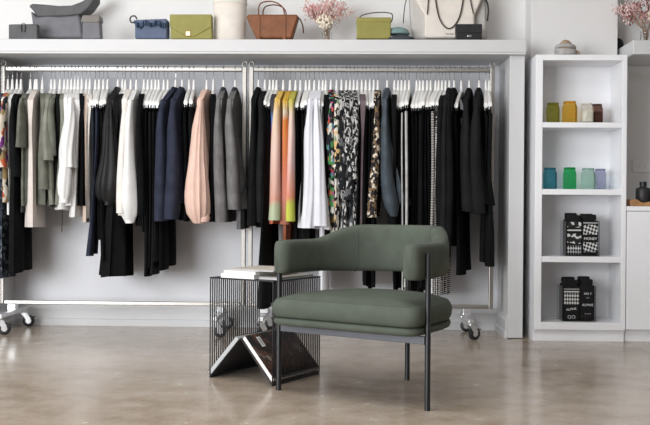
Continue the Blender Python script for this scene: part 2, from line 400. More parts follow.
def caster_proto(parent):
    r = .041
    c = MB().tube([(.0, 0, .111), (.0, 0, .098)], .016, 14).build('caster', M['zinc'], parent, smooth=True)
    f = MB()
    for y in (-.017, .017):
        f.prism([(-.022, .100), (.022, .100), (.046, .060), (.040, .034), (.028, .030), (.012, .052)], y-.0018, y+.0018)
    f.box(-.022, .022, -.019, .019, .0955, .100)
    f.build('fork', M['zinc'], c, bevel=.001)
    w = MB(); n = 24
    prof = [(.013, -.0135), (r*.86, -.0135), (r, -.009), (r, .009), (r*.86, .0135), (.013, .0135)]
    w.loft([[(.03+q*math.cos(2*PI*j/n), y, r+q*math.sin(2*PI*j/n)) for j in range(n)] for q, y in prof])
    w.build('wheel', M['rubber'], c, smooth=40)
    h = MB(); h.tube([(.03, -.0145, r), (.03, .0145, r)], .019, 16); h.build('hub', M['zinc'], c, smooth=40)
    b = MB(); b.box(.052, .078, -.012, .012, .066, .072); b.build('brake_pedal', M['rubber'], c, bevel=.002)
    PROTO.append(c); return c
rack(3, 244, 'chrome rolling clothes rack holding the navy blazers and peach blouse', (.075, .155))
rack(250.8, 491.5, 'nickel rolling clothes rack holding the tie-dyed tops, behind the green chair', (.10, .16))

# ------------------------------------------------------------------ hangers
def make_hanger(kind):
    "local x = across the hanger's thickness, -y = end towards the room, z = 0 at the rail"
    t = thing('clothes_hanger', 'hanger', 'hanger')
    p = [(0, .020*math.sin(a), .004+.020*math.cos(a)) for a in [(-100+k*20)*PI/180 for k in range(14)]]
    p += [(0, .004, -.022), (0, 0, -.032), (0, 0, -.090)]
    MB().tube(p, .0022, 6).build('hook', M['chrome'], t, smooth=True)
    drop = .108 if kind == 'shirt' else .102
    L = .188 if kind == 'shirt' else .185
    rings = []
    for i in range(-10, 11):
        s = i/10; y = L*s; a = abs(s)
        z = -.156-drop*(a**1.25) ; hh = .020-.006*a; th = .0135
        zc = z-(.010 if a < .1 else 0)*0
        rings.append([(th*math.copysign(abs(math.cos(q))**.7, math.cos(q)), y, zc+hh*math.copysign(abs(math.sin(q))**.8, math.sin(q))) for q in [2*PI*(j+.5)/12 for j in range(12)]])
    b = MB().loft(rings); b.tube([(0, 0, -.072), (0, 0, -.110), (0, 0, -.158)], [.0065, .009, .0135], 10)
    b.build('shoulder_bar', M['hanger'], t, smooth=60)
    if kind == 'clip':
        for sgn in (-1, 1):
            MB().box(-.008, .008, sgn*.172-.012, sgn*.172+.012, -.290, -.250).build('clip', M['zinc'], t, bevel=.003)
    return t
HG = {'shirt': None, 'clip': None}
def place_hanger(kind, loc, rz, label, tilt):
    if HG[kind] is None: HG[kind] = make_hanger(kind); h = HG[kind]
    else: h = copy_tree(HG[kind])
    h.location = loc; h.rotation_euler = (tilt, 0, rz); tag(h, label, 'hanger', 'white clothes hangers on the two racks')

# ------------------------------------------------------------------ garments
def smooth(a, b, x):
    t = max(0, min(1, (x-a)/(b-a))); return t*t*(3-2*t)
def sheet(rows, T, seed, amp=.012, k=2.5, n=22, xc=None):
    """closed cloth body. rows: (z, y_front, y_back); T(z) half thickness; folds run down the cloth"""
    r = random.Random(seed); ph = [r.uniform(0, 6.28) for _ in range(6)]; kk = [k*r.uniform(.8, 1.25) for _ in range(3)]
    z0, z1 = rows[0][0], rows[-1][0]; rings = []
    for z, ya, yb in rows:
        s = (z0-z)/(z0-z1); A = amp*smooth(.05, .75, s); c = xc(s) if xc else 0
        half = (yb-ya)/2; ring = []; back = []
        for j in range(n+1):
            u = -1+2*j/n; y = (ya+yb)/2+half*u
            s_ = max(0, s); e = max(lerp(.92, .34, smooth(.02, .3, s_)), (1-abs(u)**2.6)**.5); s = max(0, s); th = T(s)*e
            w = A*(math.sin(kk[0]*PI*u+ph[0]+.8*s)+.5*math.sin(kk[1]*2*PI*u+ph[1]))
            g1 = .45*A*math.sin(kk[2]*2.6*PI*u+ph[2]+s); g2 = .45*A*math.sin(kk[2]*2.3*PI*u+ph[3]-s)
            ring.append((c+w+th+max(-th*.6, g1), y, z+.004*A/.012*math.sin(3*u+ph[4])*(s > .9)))
            back.append((c+w-th+min(th*.6, g2), y, z))
        rings.append(ring+back[::-1])
    return MB().loft(rings)
def limb(path, ry, rx, seed, n=14, fold=.12, kf=3):
    "sleeve or trouser leg: path of (x,y,z); ry(s), rx(s)"
    r = random.Random(seed); ph = [r.uniform(0, 6.28) for _ in range(4)]; rings = []; k = len(path)
    for i, (x, y, z) in enumerate(path):
        s = i/(k-1)
        rings.append([(x+rx(s)*math.cos(q)*(1+fold*math.sin(kf*q+ph[0]+2*s)+fold*.7*math.sin(9*s+ph[2]+q)), y+ry(s)*math.sin(q)*(1+fold*.6*math.sin((kf+1)*q+ph[1]+4*s)), z) for q in [2*PI*j/n for j in range(n)]])
    return MB().loft(rings)
def lerp(a, b, t): return a+(b-a)*t
SEED = [100]
def garment(kind, hook, front, hem, mat, short, name, cat, rk, **o):
    """hook, front: picture columns of the hanger hook and the hanger's room-side end; hem: picture row of the hem"""
    SEED[0] += 1; sd = SEED[0]; r = random.Random(sd)
    hx = X(hook, YR, 72); phi = 0
    for _ in range(6):
        fx = X(front, YR-.2*math.cos(phi), 96); phi = math.asin(max(-.75, min(.75, (hx-fx)/.2)))
    loc = (hx, YR, zr); rz = -phi
    zh = at(front, hem, YR-.2*math.cos(phi)).z - zr
    tilt = r.uniform(-.035, .035)*(1.3 if kind in ('trousers', 'skirt') else .6)
    t = thing(name, short+' on '+rk, cat, loc, rz, 'clothes hanging on the racks'); t.rotation_euler.x = tilt
    m = M[mat]; W = o.get('w', .20); Wh = o.get('wh', W); T0 = o.get('t', .014); sway = o.get('sway', 0.0)
    xc = lambda s: sway*s*s
    hk = 'clip' if kind in ('trousers', 'skirt') else 'shirt'
    place_hanger(hk, loc, rz, 'white hanger holding the '+short, tilt)
    if kind in ('top', 'dress', 'blazer'):
        nk = o.get('neck', .120)
        lift = o.get('lift', .036)
        zat = lambda y: -.156+lift-.118*(y/.205)**1.15
        zsd = zat(W)-.004; ztop = zat(nk)
        rows = [(ztop-.001, -nk*.96, nk*.96)]
        for i in range(7):
            ww = lerp(nk, W, i/6); rows.append((zat(ww), -ww, ww))
        wst = o.get('waist', 1.0); zsd = rows[-1][0]
        for i in range(1, 14):
            q = i/13; ww = lerp(W, Wh, q)+.010*math.sin(PI*min(1, q*2.5)); ww *= 1-(1-wst)*math.sin(PI*min(1, q*1.3))
            rows.append((lerp(zsd, zh, q), -ww, ww))
        TT = lambda s: lerp(.0195, T0, min(1, s)**.8)*(1+o.get('flare', .55)*s)
        sheet(rows, TT, sd, o.get('amp', .011), o.get('k', 2.4), 22, xc).build('body', m, t, smooth=True)
        sl = o.get('sleeve')
        if sl:
            zsl = at(front, sl, YR-.22*math.cos(phi)).z - zr; rad = o.get('sr', .042); cuff = o.get('cuff', .032); fw = o.get('fw', .0)
            for sgn in (-1, 1):
                path = []; bx = r.uniform(-.012, .012); bend = o.get('bend', .02)
                for i in range(13):
                    q = i/12
                    path.append((bx*q+xc(q*.7)+.006*math.sin(5*q+sd), sgn*(W-.018+.030*math.sin(PI*min(1, q*1.2)*.5)+fw*q+bend*math.sin(PI*q)), lerp(zsd+.012, zsl, q)))
                puff = o.get('puff', 0)
                ry = lambda s: (lerp(rad, cuff, s)+puff*math.sin(PI*min(1, s*.93)**2.4)**2)*(.45+.55*smooth(-.02, .20, s))*(1 if s < .97 or not puff else .55)
                rx = lambda s: lerp(.016, lerp(.016, .032, s**.7)*o.get('sx', 1)+puff*.7*math.sin(PI*min(1, s*.93)**2.4)**2, smooth(-.05, .3, s))*(1 if s < .97 or not puff else .55)
                sv = limb(path, ry, rx, sd+sgn, 54 if o.get('kf', 3) > 5 else 24, o.get('sfold', .10), o.get('kf', 3)).build('sleeve', M[o.get('smat', mat)], t, smooth=True)
                if o.get('cuffband'):
                    limb([(path[-1][0], path[-1][1], zsl+.05), (path[-1][0], path[-1][1], zsl-.004)], lambda s: cuff*1.04, lambda s: .028, sd, 16, .02).build('cuff', M[o.get('cuffmat', mat)], sv, smooth=True)
                if o.get('buttons') and sgn < 0:
                    for bz in (.03, .055):
                        MB().ball((path[-1][0]+.026, path[-1][1]+.005, zsl+bz), .0065, 8).build('button', M['greybutton'], sv, smooth=True)
        if o.get('collar'):
            cl = []
            for z, a, b in ((-.126, .040, .010), (-.130, .048, .016), (-.150, .064, .024), (-.180, .086, .022), (-.200, .080, .014)):
                cl.append([(b*math.cos(q), a*math.sin(q)-.012, z-.012*math.sin(q)*0) for q in [2*PI*j/18 for j in range(18)]])
            MB().loft(cl).build('collar', M[o.get('cmat', mat)], t, smooth=True)
        if o.get('knot'):
            MB().lathe([(.020, -.05), (.036, -.045), (.044, -.025), (.040, -.005), (.028, .02)], (xc(1)+.012, -.225, zh-.03), 18).build('tied_hem', m, t, smooth=True)
        if o.get('seam'):
            pass
        if o.get('tail'):
            zt = at(front, o['tail'], YR-.2).z-zr
            MB().tube([(0, -.17, zh+.03), (.004, -.172, (zh+zt)/2), (0, -.17, zt)], .006, 8, flat=.5).build('tie_strap', M['charcoal'], t, smooth=True)
        if o.get('under'):
            mt, uh = o['under']; zt = at(front, uh, YR-.2*math.cos(phi)).z-zr
            rows = [(lerp(zh+.15, zt, i/8), -lerp(W*.9, o.get('uw', W), i/8), lerp(W*.9, o.get('uw', W), i/8)) for i in range(9)]
            sheet(rows, lambda s: T0*.85, sd+7, .006, 2.2, 20, lambda s: sway).build('lining', M[mt], t, smooth=True)
    else:
        zt = -.285
        if kind == 'trousers':
            MB().loft([[(.013*math.cos(q), W*math.copysign(abs(math.sin(q))**.8, math.sin(q)), z) for q in [2*PI*j/20 for j in range(20)]] for z in (zt+.012, zt-.012, zt-.035)]).build('waistband', M[o.get('bmat', mat)], t, smooth=50)
            for sgn in (-1, 1):
                path = []; rt = o.get('rt', .092); rb = o.get('rb', .085)
                for i in range(15):
                    q = i/14; path.append((xc(q)+.006*math.sin(4*q+sd+sgn), sgn*(W-rt+.004)+(sgn*(o.get('fw', 0)))*q*q, lerp(zt-.03, zh+(.012 if sgn > 0 else 0), q)))
                lg = limb(path, lambda s: lerp(rt, rb, s), lambda s: lerp(.015, T0, s)*(1+.2*math.sin(6*s+sd)), sd+sgn*3, 18, .10).build('leg', m, t, smooth=True)
                if o.get('side') and sgn < 0:
                    sp = [(p[0]+.006, p[1]-lerp(rt, rb, i/14)*1.02, p[2]) for i, p in enumerate(path)]
                    MB().tube(sp, o.get('sw', .008), 8, flat=.7).build('side_stripe', M[o['side']], lg, smooth=True)
        else:
            rows = [(lerp(zt+.012, zh, i/12), -lerp(W, Wh, i/12), lerp(W, Wh, i/12)) for i in range(13)]
            sheet(rows, lambda s: lerp(.012, T0, s)*(1+o.get('flare', .3)*s), sd, o.get('amp', .010), o.get('k', 2.5), 22, xc).build('skirt_panel', m, t, smooth=True)
            MB().loft([[(.014*math.cos(q), W*1.02*math.copysign(abs(math.sin(q))**.8, math.sin(q)), z) for q in [2*PI*j/20 for j in range(20)]] for z in (zt+.018, zt-.02)]).build('waistband', m, t, smooth=50)
    return t
A_ = 'the corner rack'; B_ = 'the other rack'
G = garment
# --- first rack, from the niche corner to the double posts
G('dress', 8, 0.5, 279, 'snake', 'slate snake-print maxi dress at the corner end', 'maxi_dress', 'dress', A_, wh=.17, t=.018, sway=.0)
G('top', 12.5, 4, 203, 'kimono', 'cream floral kimono top with purple band', 'kimono_blouse', 'top', A_, sleeve=168, sr=.05, cuff=.05)
G('top', 17, 9, 214, 'white', 'white slip top squeezed beside the kimono', 'slip_camisole', 'top', A_, t=.012, w=.19)
G('dress', 21, 13.5, 273, 'black', 'long black dress beside the kimono', 'long_dress', 'dress', A_, wh=.21, t=.02, flare=.9, sleeve=176, sway=.0)
G('top', 30.5, 22.5, 205, 'olive', 'olive-grey loose tee next to the long black dress', 'loose_tee', 'top', A_, sleeve=147, sr=.055, cuff=.065, t=.016, fw=.02, under=('charcoal', 212))
G('top', 35, 27, 203, 'darkolive', 'dark olive tee beside the blush shirt dress', 'loose_tee', 'top', A_, t=.014)
G('dress', 37, 30.8, 227.5, 'cream', 'blush cream shirt dress', 'shirt_dress', 'dress', A_, t=.040, amp=.006, neck=.07, wh=.19, flare=.2, w=.21, sway=.0)
G('top', 42.5, 43, 205, 'olive', 'olive-grey jumper behind the blush shirt dress', 'knit_jumper', 'jumper', A_, t=.014, sleeve=190, sr=.03, cmat='olive')
G('top', 51.5, 47.5, 205, 'sage', 'sage tee with flared sleeve', 'flared_tee', 'top', A_, sleeve=161, sr=.04, cuff=.06, t=.014, sway=.02, bend=.0, fw=.03, under=('darkolive', 207))
G('top', 55, 51.8, 205, 'olive', 'olive tee tucked beside the sage one', 'flared_tee', 'top', A_, sleeve=155, sr=.04, cuff=.055, t=.014, under=('darkolive', 207))
G('top', 60, 58.5, 204, 'black', 'black wide-neck top between the olive tee and sage shirt', 'wide_neck_blouse', 'top', A_, t=.016, sh=-.22, top=-.16, flare=1.)
G('top', 64.5, 62.3, 205, 'sage', 'pale sage shirt before the white blouses', 'light_shirt', 'shirt', A_, t=.014, flare=.8, sway=-.02, tail=232)
G('top', 68, 66.5, 210, 'white', 'white gathered blouse nearest the sage shirt', 'gathered_blouse', 'blouse', A_, sleeve=203, sr=.045, cuff=.03, puff=.024, t=.024, flare=.8, cuffband=1, sway=-.02, kf=6)
G('top', 71.5, 70.5, 206, 'white', 'white batwing blouse second among the white blouses', 'gathered_blouse', 'blouse', A_, sleeve=168, sr=.06, cuff=.07, puff=.0, t=.028, sx=1.7, flare=.7, kf=6)
G('top', 75, 74.5, 203, 'ivory', 'ivory silk shirt third among the white blouses', 'silk_shirt', 'shirt', A_, t=.014)
G('top', 78.3, 78, 217, 'white', 'white long shirt last of the white blouses', 'long_shirt', 'shirt', A_, t=.014, flare=.8, sway=-.02)
G('top', 82, 82, 206, 'jet', 'black boxy top between white shirt and cream trousers', 'boxy_tee', 'top', A_, t=.014, flare=.4)
G('top', 86.5, 85.6, 222, 'nude', 'nude satin slip dress beside the black boxy top', 'slip_dress', 'dress', A_, t=.010, flare=0, w=.19, wh=.17)
G('top', 90, 89, 218, 'ivory', 'pale nude vest beside the nude slip dress', 'long_vest', 'vest', A_, t=.009, flare=0, w=.18, wh=.15)
G('trousers', 95.5, 93, 223, 'darknavy', 'dark navy trousers beside the pale vest', 'tailored_trousers', 'trousers', A_, t=.016)
G('trousers', 99.3, 96.3, 257, 'navy', 'navy flared trousers beside the black clipped pairs', 'flared_trousers', 'trousers', A_, t=.02, rb=.10, sway=-.035)
G('trousers', 103.5, 100.5, 240, 'black', 'first black trousers beside the navy flares', 'tailored_trousers', 'trousers', A_, t=.018)
G('trousers', 107.8, 104, 262, 'jet', 'second black trousers beside the navy flares', 'tailored_trousers', 'trousers', A_, t=.018)
G('top', 118, 110, 206, 'leather', 'black satin bomber jacket with gathered cuff', 'bomber_jacket', 'jacket', A_, sleeve=204, sr=.05, puff=.035, cuff=.04, kf=7, sfold=.13, t=.055, collar=1, cuffband=1, sway=-.015, sx=1.8, flare=.4, neck=.06)
G('dress', 122.5, 116, 277, 'black', 'black pleated jumpsuit under the satin jacket', 'wide_jumpsuit', 'jumpsuit', A_, wh=.24, t=.03, flare=1.6, amp=.022, sway=-.03)
G('top', 125.5, 121.5, 200, 'black2', 'black knit beside the cream shirts', 'fine_knit', 'jumper', A_, t=.016)
G('top', 131, 124.8, 216, 'ivory', 'cream button shirt in front of the white shirt', 'button_shirt', 'shirt', A_, sleeve=214, sr=.036, cuff=.03, t=.026, w=.21, neck=.06, sway=-.02)
G('top', 136.5, 130, 218, 'white', 'white oversized shirt beside the black clipped trousers', 'oversized_shirt', 'shirt', A_, sleeve=222, sr=.055, cuff=.028, puff=.03, t=.040, w=.215, neck=.06, sway=.01, flare=.5, cuffband=1, sx=1.5)
G('top', 144, 140.5, 226, 'jet', 'black tunic beside the white oversized shirt', 'long_tunic', 'top', A_, t=.020, sleeve=215, sr=.035, sh=-.2)
for i, (h, f, he) in enumerate([(148, 143, 232), (152, 146.5, 277), (155.7, 150, 268), (159, 153, 275), (164, 156.5, 262), (168, 161, 270)]):
    G('trousers', h, f, he, ['black', 'jet', 'black', 'black2', 'black', 'jet'][i], ['first', 'second', 'third', 'fourth', 'fifth', 'sixth'][i]+' clipped black trousers before the navy blazers', 'wide_trousers', 'trousers', A_, t=.024, rb=.10, w=.19)
G('blazer', 175.7, 164, 203, 'navy', 'navy blazer with cuff button, first of two', 'suit_blazer', 'blazer', A_, sleeve=221, sr=.058, cuff=.05, t=.034, sx=1.5, collar=1, neck=.05, top=-.11, w=.215, buttons=1, sway=-.02, flare=.5)
G('blazer', 182.3, 174.5, 203, 'navy', 'navy blazer second of two, beside the peach blouse', 'suit_blazer', 'blazer', A_, sleeve=220, sr=.055, cuff=.05, t=.034, sx=1.5, collar=1, neck=.05, top=-.11, w=.215, sway=.01, flare=.6)
G('trousers', 189.3, 185.5, 222, 'jet', 'first of the two black trousers between navy blazer and peach blouse', 'slim_trousers', 'trousers', A_, t=.02)
G('trousers', 194, 190.7, 215, 'black', 'second of the two black trousers between navy blazer and peach blouse', 'slim_trousers', 'trousers', A_, t=.02)
G('top', 206.8, 199.5, 210, 'peach', 'peach blouse with gathered puff sleeve', 'puff_blouse', 'blouse', A_, sleeve=223, sr=.055, puff=.030, cuff=.07, t=.03, neck=.05, sx=2.0, amp=.02, k=5, sway=.025, flare=.8, sfold=.10, kf=10, knot=1)
G('dress', 213.5, 213, 222, 'jet', 'black dress between peach blouse and grey blazers', 'plain_dress', 'dress', A_, t=.016)
G('blazer', 223.7, 219.3, 208, 'grey', 'grey blazer beside the peach blouse', 'suit_blazer', 'blazer', A_, sleeve=222, sr=.05, cuff=.048, t=.03, collar=1, cmat='charcoal', neck=.05, top=-.11, sx=1.3, sway=.03, under=('greydark', 222))
G('blazer', 235.3, 230.3, 208, 'grey', 'grey blazer at the end by the double posts', 'suit_blazer', 'blazer', A_, sleeve=209, sr=.055, cuff=.055, t=.034, collar=1, cmat='charcoal', neck=.05, top=-.11, sx=1.5, sway=.06, buttons=1, under=('greydark', 229))
# --- second rack, from the double posts to the niche jamb
G('top', 258.7, 253.5, 226, 'black', 'black overshirt nearest the double posts', 'overshirt', 'shirt', B_, sleeve=226, sr=.045, t=.026, collar=1, neck=.06, top=-.115, flare=.5)
G('top', 265, 260.5, 227, 'black2', 'black overshirt second from the double posts', 'overshirt', 'shirt', B_, sleeve=222, sr=.045, t=.024, neck=.07, top=-.12)
G('trousers', 270, 264.5, 272, 'jet', 'black wide trousers beside the overshirts', 'wide_trousers', 'trousers', B_, t=.026, rb=.10)
G('trousers', 273.3, 267.3, 309, 'black', 'longest black wide trousers before the tie-dyed tops', 'wide_trousers', 'trousers', B_, t=.034, rb=.11, sway=-.03)
G('top', 276.7, 272.8, 224, 'tie', 'charcoal tie-dyed top with red and blue band', 'dip_dye_shirt', 'top', B_, t=.012)
G('top', 283.5, 277.5, 221, 'ombre1', 'yellow and blush dip-dyed blouse', 'dip_dye_blouse', 'blouse', B_, sleeve=221, sr=.04, cuff=.055, t=.02, sx=1.2, neck=.07, top=-.1, sway=.0)
G('top', 290.2, 285, 270, 'ombre2', 'mustard and orange dip-dyed dress', 'dip_dye_dress', 'dress', B_, t=.016, sleeve=224, sr=.035, neck=.07, top=-.1, flare=.1)
G('top', 295.7, 290.8, 221, 'ombre3', 'chartreuse and pink dip-dyed blouse', 'dip_dye_blouse', 'blouse', B_, t=.018, sleeve=221, sr=.035, cuff=.045, neck=.07, top=-.1)
for i, (h, f, he) in enumerate([(300.5, 296, 242), (306, 301.5, 258), (309.8, 305, 244)]):
    G('trousers', h, f, he, ['jet', 'black', 'black2'][i], ['first', 'second', 'third'][i]+' black trousers between the dip-dyed and white clothes', 'tapered_trousers', 'trousers', B_, t=.022)
G('dress', 314.5, 311, 228, 'bluewhite', 'long white shirt with soft folds', 'long_shirt', 'shirt', B_, sleeve=228, sr=.05, cuff=.05, t=.032, sx=1.5, neck=.06, sway=-.03, flare=.9, amp=.016, kf=6)
G('dress', 319.3, 317.2, 229, 'bluewhite', 'white tunic beside the long white shirt', 'white_tunic', 'shirt', B_, sleeve=226, sr=.045, cuff=.045, t=.030, sx=1.5, neck=.06, sway=.05, flare=.8, amp=.016, kf=6)
G('trousers', 323, 321.5, 296, 'bluewhite', 'white wide trousers under the white tunic', 'wide_trousers', 'trousers', B_, t=.040, rb=.12, rt=.095, sway=.02)
G('top', 326, 328, 240, 'jet', 'black top beside the white tunic', 'plain_tee', 'top', B_, t=.016)
G('top', 331, 331.8, 216, 'floral', 'bright floral blouse', 'floral_blouse', 'blouse', B_, sleeve=165, sr=.038, cuff=.045, t=.020, neck=.05, top=-.08)
G('dress', 336.7, 337, 245, 'floral2', 'pale floral dress next to the bright floral blouse', 'floral_dress', 'dress', B_, t=.018, sleeve=170, sr=.03)
for i, (h, f, he, mt) in enumerate([(341.7, 342.2, 247, 'bwprint'), (346.5, 347, 250, 'bwprint2'), (350.3, 351, 246, 'bwprint'), (354, 355.2, 255, 'bwprint2')]):
    G('dress', h, f, he, mt, ['first', 'second', 'third', 'fourth'][i]+' black and white print dress from the pale floral dress', 'print_dress', 'dress', B_, t=.018, sleeve=[190, 165, 200, 180][i], sr=.03, neck=.06, top=-.1)
G('trousers', 357.6, 358, 262, 'black', 'black trousers just past the print dresses', 'slim_trousers', 'trousers', B_, t=.014)
G('top', 362, 363, 268, 'mauve', 'dusky mauve long vest', 'long_vest', 'vest', B_, t=.014, sh=-.25, top=-.2)
for i, (h, f, he) in enumerate([(366, 366.4, 286), (370, 370.5, 292), (374, 374, 288)]):
    G('trousers', h, f, he, ['jet', 'black', 'jet'][i], ['first', 'second', 'third'][i]+' black trousers between mauve vest and sequin top', 'slim_trousers', 'trousers', B_, t=.018)
G('top', 378, 376, 217, 'sequin', 'gold sequin top', 'sequin_blouse', 'top', B_, sleeve=217, sr=.035, cuff=.036, t=.018, neck=.05, top=-.1, sway=-.05, fw=.0)
G('top', 387.3, 384.5, 205, 'slate', 'slate blue satin shirt', 'satin_shirt', 'shirt', B_, sleeve=216, sr=.05, cuff=.045, puff=.012, t=.028, collar=1, neck=.05, top=-.11, sx=1.3, sway=.13)
G('top', 394.6, 394, 250, 'black', 'black tunic beside the slate shirt', 'long_tunic', 'top', B_, t=.018)
for i, (h, f, he) in enumerate([(398.3, 396.3, 292), (401.7, 399.4, 288)]):
    G('trousers', h, f, he, 'jet', ['first', 'second'][i]+' black trousers before the side-striped pairs', 'slim_trousers', 'trousers', B_, t=.016)
G('trousers', 405.3, 402.3, 290, 'jet', 'black trousers with thin white side stripe', 'striped_trousers', 'trousers', B_, t=.016, side='stripe', sw=.008)
G('trousers', 409.3, 406.4, 288, 'black', 'black trousers with broad pale side stripe', 'striped_trousers', 'trousers', B_, t=.016, side='stripe', sw=.013)
for i, (h, f, he) in enumerate([(416.7, 412, 294), (420, 415.5, 290), (423.3, 419.3, 296), (427.5, 422.6, 288), (430.8, 426.4, 285)]):
    G('trousers', h, f, he, ['black', 'jet', 'black2', 'black', 'jet'][i], ['first', 'second', 'third', 'fourth', 'fifth'][i]+' clipped black trousers past the side-striped pairs', 'wide_trousers', 'trousers', B_, t=.020)
G('trousers', 435.7, 429.2, 270, 'black', 'black trousers before the stitched tape pair', 'wide_trousers', 'trousers', B_, t=.016)
G('trousers', 439, 432.6, 275, 'jet', 'black trousers with pale stitched side tape', 'taped_trousers', 'trousers', B_, t=.016, side='tweed', sw=.014)
G('skirt', 442.3, 436.5, 297, 'dots', 'black and white dotted long skirt seen beside the chair', 'dotted_skirt', 'skirt', B_, t=.026, wh=.22, amp=.018, sway=-.01)
G('top', 445.7, 441, 240, 'black', 'black jacket first after the dotted skirt', 'soft_jacket', 'jacket', B_, sleeve=238, sr=.04, t=.022, sh=-.2)
G('top', 449.6, 446, 244, 'black2', 'black jacket second after the dotted skirt', 'soft_jacket', 'jacket', B_, sleeve=240, sr=.045, t=.024, collar=1, sway=-.02)
G('top', 454.3, 450, 246, 'black', 'black high-neck jacket third after the dotted skirt', 'high_neck_jacket', 'jacket', B_, sleeve=238, sr=.045, t=.024, collar=1, neck=.06, top=-.1)
G('trousers', 461.4, 455.5, 275, 'jet', 'black straight trousers with wide white hanger showing', 'straight_trousers', 'trousers', B_, t=.036, rb=.085, sway=.02)
G('top', 469.4, 465.5, 208, 'black2', 'black collared shirt before the last one', 'collared_shirt', 'shirt', B_, sleeve=211, sr=.05, cuff=.036, t=.032, collar=1, neck=.05, top=-.115, cuffband=1, sx=1.5, sway=.06)
G('top', 479.3, 475.6, 205, 'black2', 'last black collared shirt nearest the jamb', 'collared_shirt', 'shirt', B_, sleeve=214, sr=.052, cuff=.036, t=.032, collar=1, neck=.05, top=-.115, cuffband=1, sx=1.5, sway=.05)
G('trousers', 486, 486, 262, 'black', 'black trousers last but one by the jamb', 'straight_trousers', 'trousers', B_, t=.026)
G('trousers', 489.3, 490.2, 267, 'black', 'very last black trousers by the jamb', 'straight_trousers', 'trousers', B_, t=.032, sway=.01)

# ------------------------------------------------------------------ armchair
TH = math.radians(30.6)
t = thing('armchair', 'olive green barrel armchair on three thin black legs', 'armchair', (-.009, 4.028, 0), -TH)
HWL = .386
def plan(hw, yf, yb, n=72, pf=.055, nexp=2.5, ys=.12, ins=0.0):
    "seat outline: straight front with rounded corners, D-shaped back; counter-clockwise"
    hw -= ins; yf += ins; yb -= ins; pts = []
    k = n//6
    for i in range(k): pts.append((-hw+pf+(2*hw-2*pf)*i/k, yf))
    for i in range(k//2): a = -PI/2+PI/2*i/(k//2); pts.append((hw-pf+pf*math.cos(a), yf+pf+pf*math.sin(a)))
    for i in range(k//2): pts.append((hw, yf+pf+(ys-yf-pf)*i/(k//2)))
    q = 3*k
    for i in range(q):
        a = PI*i/q; c, s = math.cos(a), math.sin(a)
        pts.append((hw*math.copysign(abs(c)**(2/nexp), c), ys+(yb-ys)*abs(s)**(2/nexp)))
    for i in range(k//2): pts.append((-hw, ys+(yf+pf-ys)*i/(k//2)))
    for i in range(k//2): a = PI+PI/2*i/(k//2); pts.append((-hw+pf+pf*math.cos(a), yf+pf+pf*math.sin(a)))
    return pts
SH, SYF, SYB = .372, -.095, .515
def cushion(levels, **k):
    rings = []
    for z, ins, sc in levels:
        rings.append([(x*sc, .20+(y-.20)*sc, z) for x, y in plan(SH, SYF, SYB, ins=ins, **k)])
    return MB().loft(rings)
cushion([(.356, .0, .93), (.3545, .012, 1), (.362, .001, 1), (.375, -.005, 1), (.395, -.008, 1), (.414, -.006, 1), (.428, .0, 1), (.437, .006, 1), (.4405, .010, 1), (.4395, .0135, 1), (.443, .022, 1), (.452, .03, .95), (.460, .03, .85), (.466, .03, .7), (.470, .03, .5), (.472, .03, .25), (.4725, .03, .05)]).build('seat_cushion', M['chairgreen'], t, smooth=70)
cushion([(.322, .0, .93), (.319, .012, 1), (.325, .001, 1), (.337, -.003, 1), (.348, .001, 1), (.353, .012, 1), (.354, .0, .93)]).build('seat_base', M['chairgreen'], t, smooth=70)
# backrest band
HB, YA0, YST, YBK, TK = .334, -.085, .08, .53, .040
cl = []
for i in range(8): cl.append((-HB, YA0+(YST-YA0)*i/8))
q = 44
for i in range(q+1):
    a = PI-PI*i/q; c, s = math.cos(a), math.sin(a)
    cl.append((HB*math.copysign(abs(c)**(2/2.15), c), YST+(YBK-YST)*abs(s)**(2/2.15)))
for i in range(1, 9): cl.append((HB, YST-(YST-YA0)*i/8))
rings = []; nn = len(cl)
tot = [0]
for i in range(1, nn): tot.append(tot[-1]+math.hypot(cl[i][0]-cl[i-1][0], cl[i][1]-cl[i-1][1]))
for i in range(nn):
    x, y = cl[i]; a = cl[max(0, i-1)]; b = cl[min(nn-1, i+1)]
    tx, ty = b[0]-a[0], b[1]-a[1]; l = math.hypot(tx, ty); tx /= l; ty /= l; nx, ny = ty, -tx
    g = smooth(.20, .47, y); ztop = lerp(.708, .778, g); zbot = lerp(.552, .545, g)
    d = min(tot[i], tot[-1]-tot[i]); e = 1.0
    if d < .04: e = math.sqrt(max(0, 1-((.04-d)/.04)**2))*.55+.45
    hw = TK*e; zc = (ztop+zbot)/2; hh = (ztop-zbot)/2*(1 if d > .03 else lerp(.9, 1, d/.03)); ring = []
    for j in range(20):
        an = 2*PI*(j+.5)/20; c, s = math.cos(an), math.sin(an)
        ring.append((x+nx*hw*math.copysign(abs(c)**.55, c), y+ny*hw*math.copysign(abs(c)**.55, c), zc+hh*math.copysign(abs(s)**.38, s)))
    rings.append(ring)
bk = MB().loft(rings).build('backrest', M['chairgreen'], t, smooth=75)
for fr in (.335, .665):       # upholstery seams
    i = min(range(nn), key=lambda k: abs(tot[k]-fr*tot[-1])); rg = rings[i]
    cx = sum(p[0] for p in rg)/20; cy = sum(p[1] for p in rg)/20; cz_ = sum(p[2] for p in rg)/20
    MB().tube([(cx+(p[0]-cx)*1.012, cy+(p[1]-cy)*1.012, cz_+(p[2]-cz_)*1.012) for p in rg], .0022, 6, closed=True).build('seam_piping', M['chairgreen'], bk, smooth=True)
for sx in (-1, 1):
    MB().tube([(sx*HWL, 0, 0), (sx*HWL, 0, .66), (sx*HWL, 0, .668)], [.0125, .0125, .008], 16).build('leg', M['blackmetal'], t, smooth=40)
MB().tube([(0, .567, 0), (0, .567, .66)], .0125, 16).build('leg', M['blackmetal'], t, smooth=40)
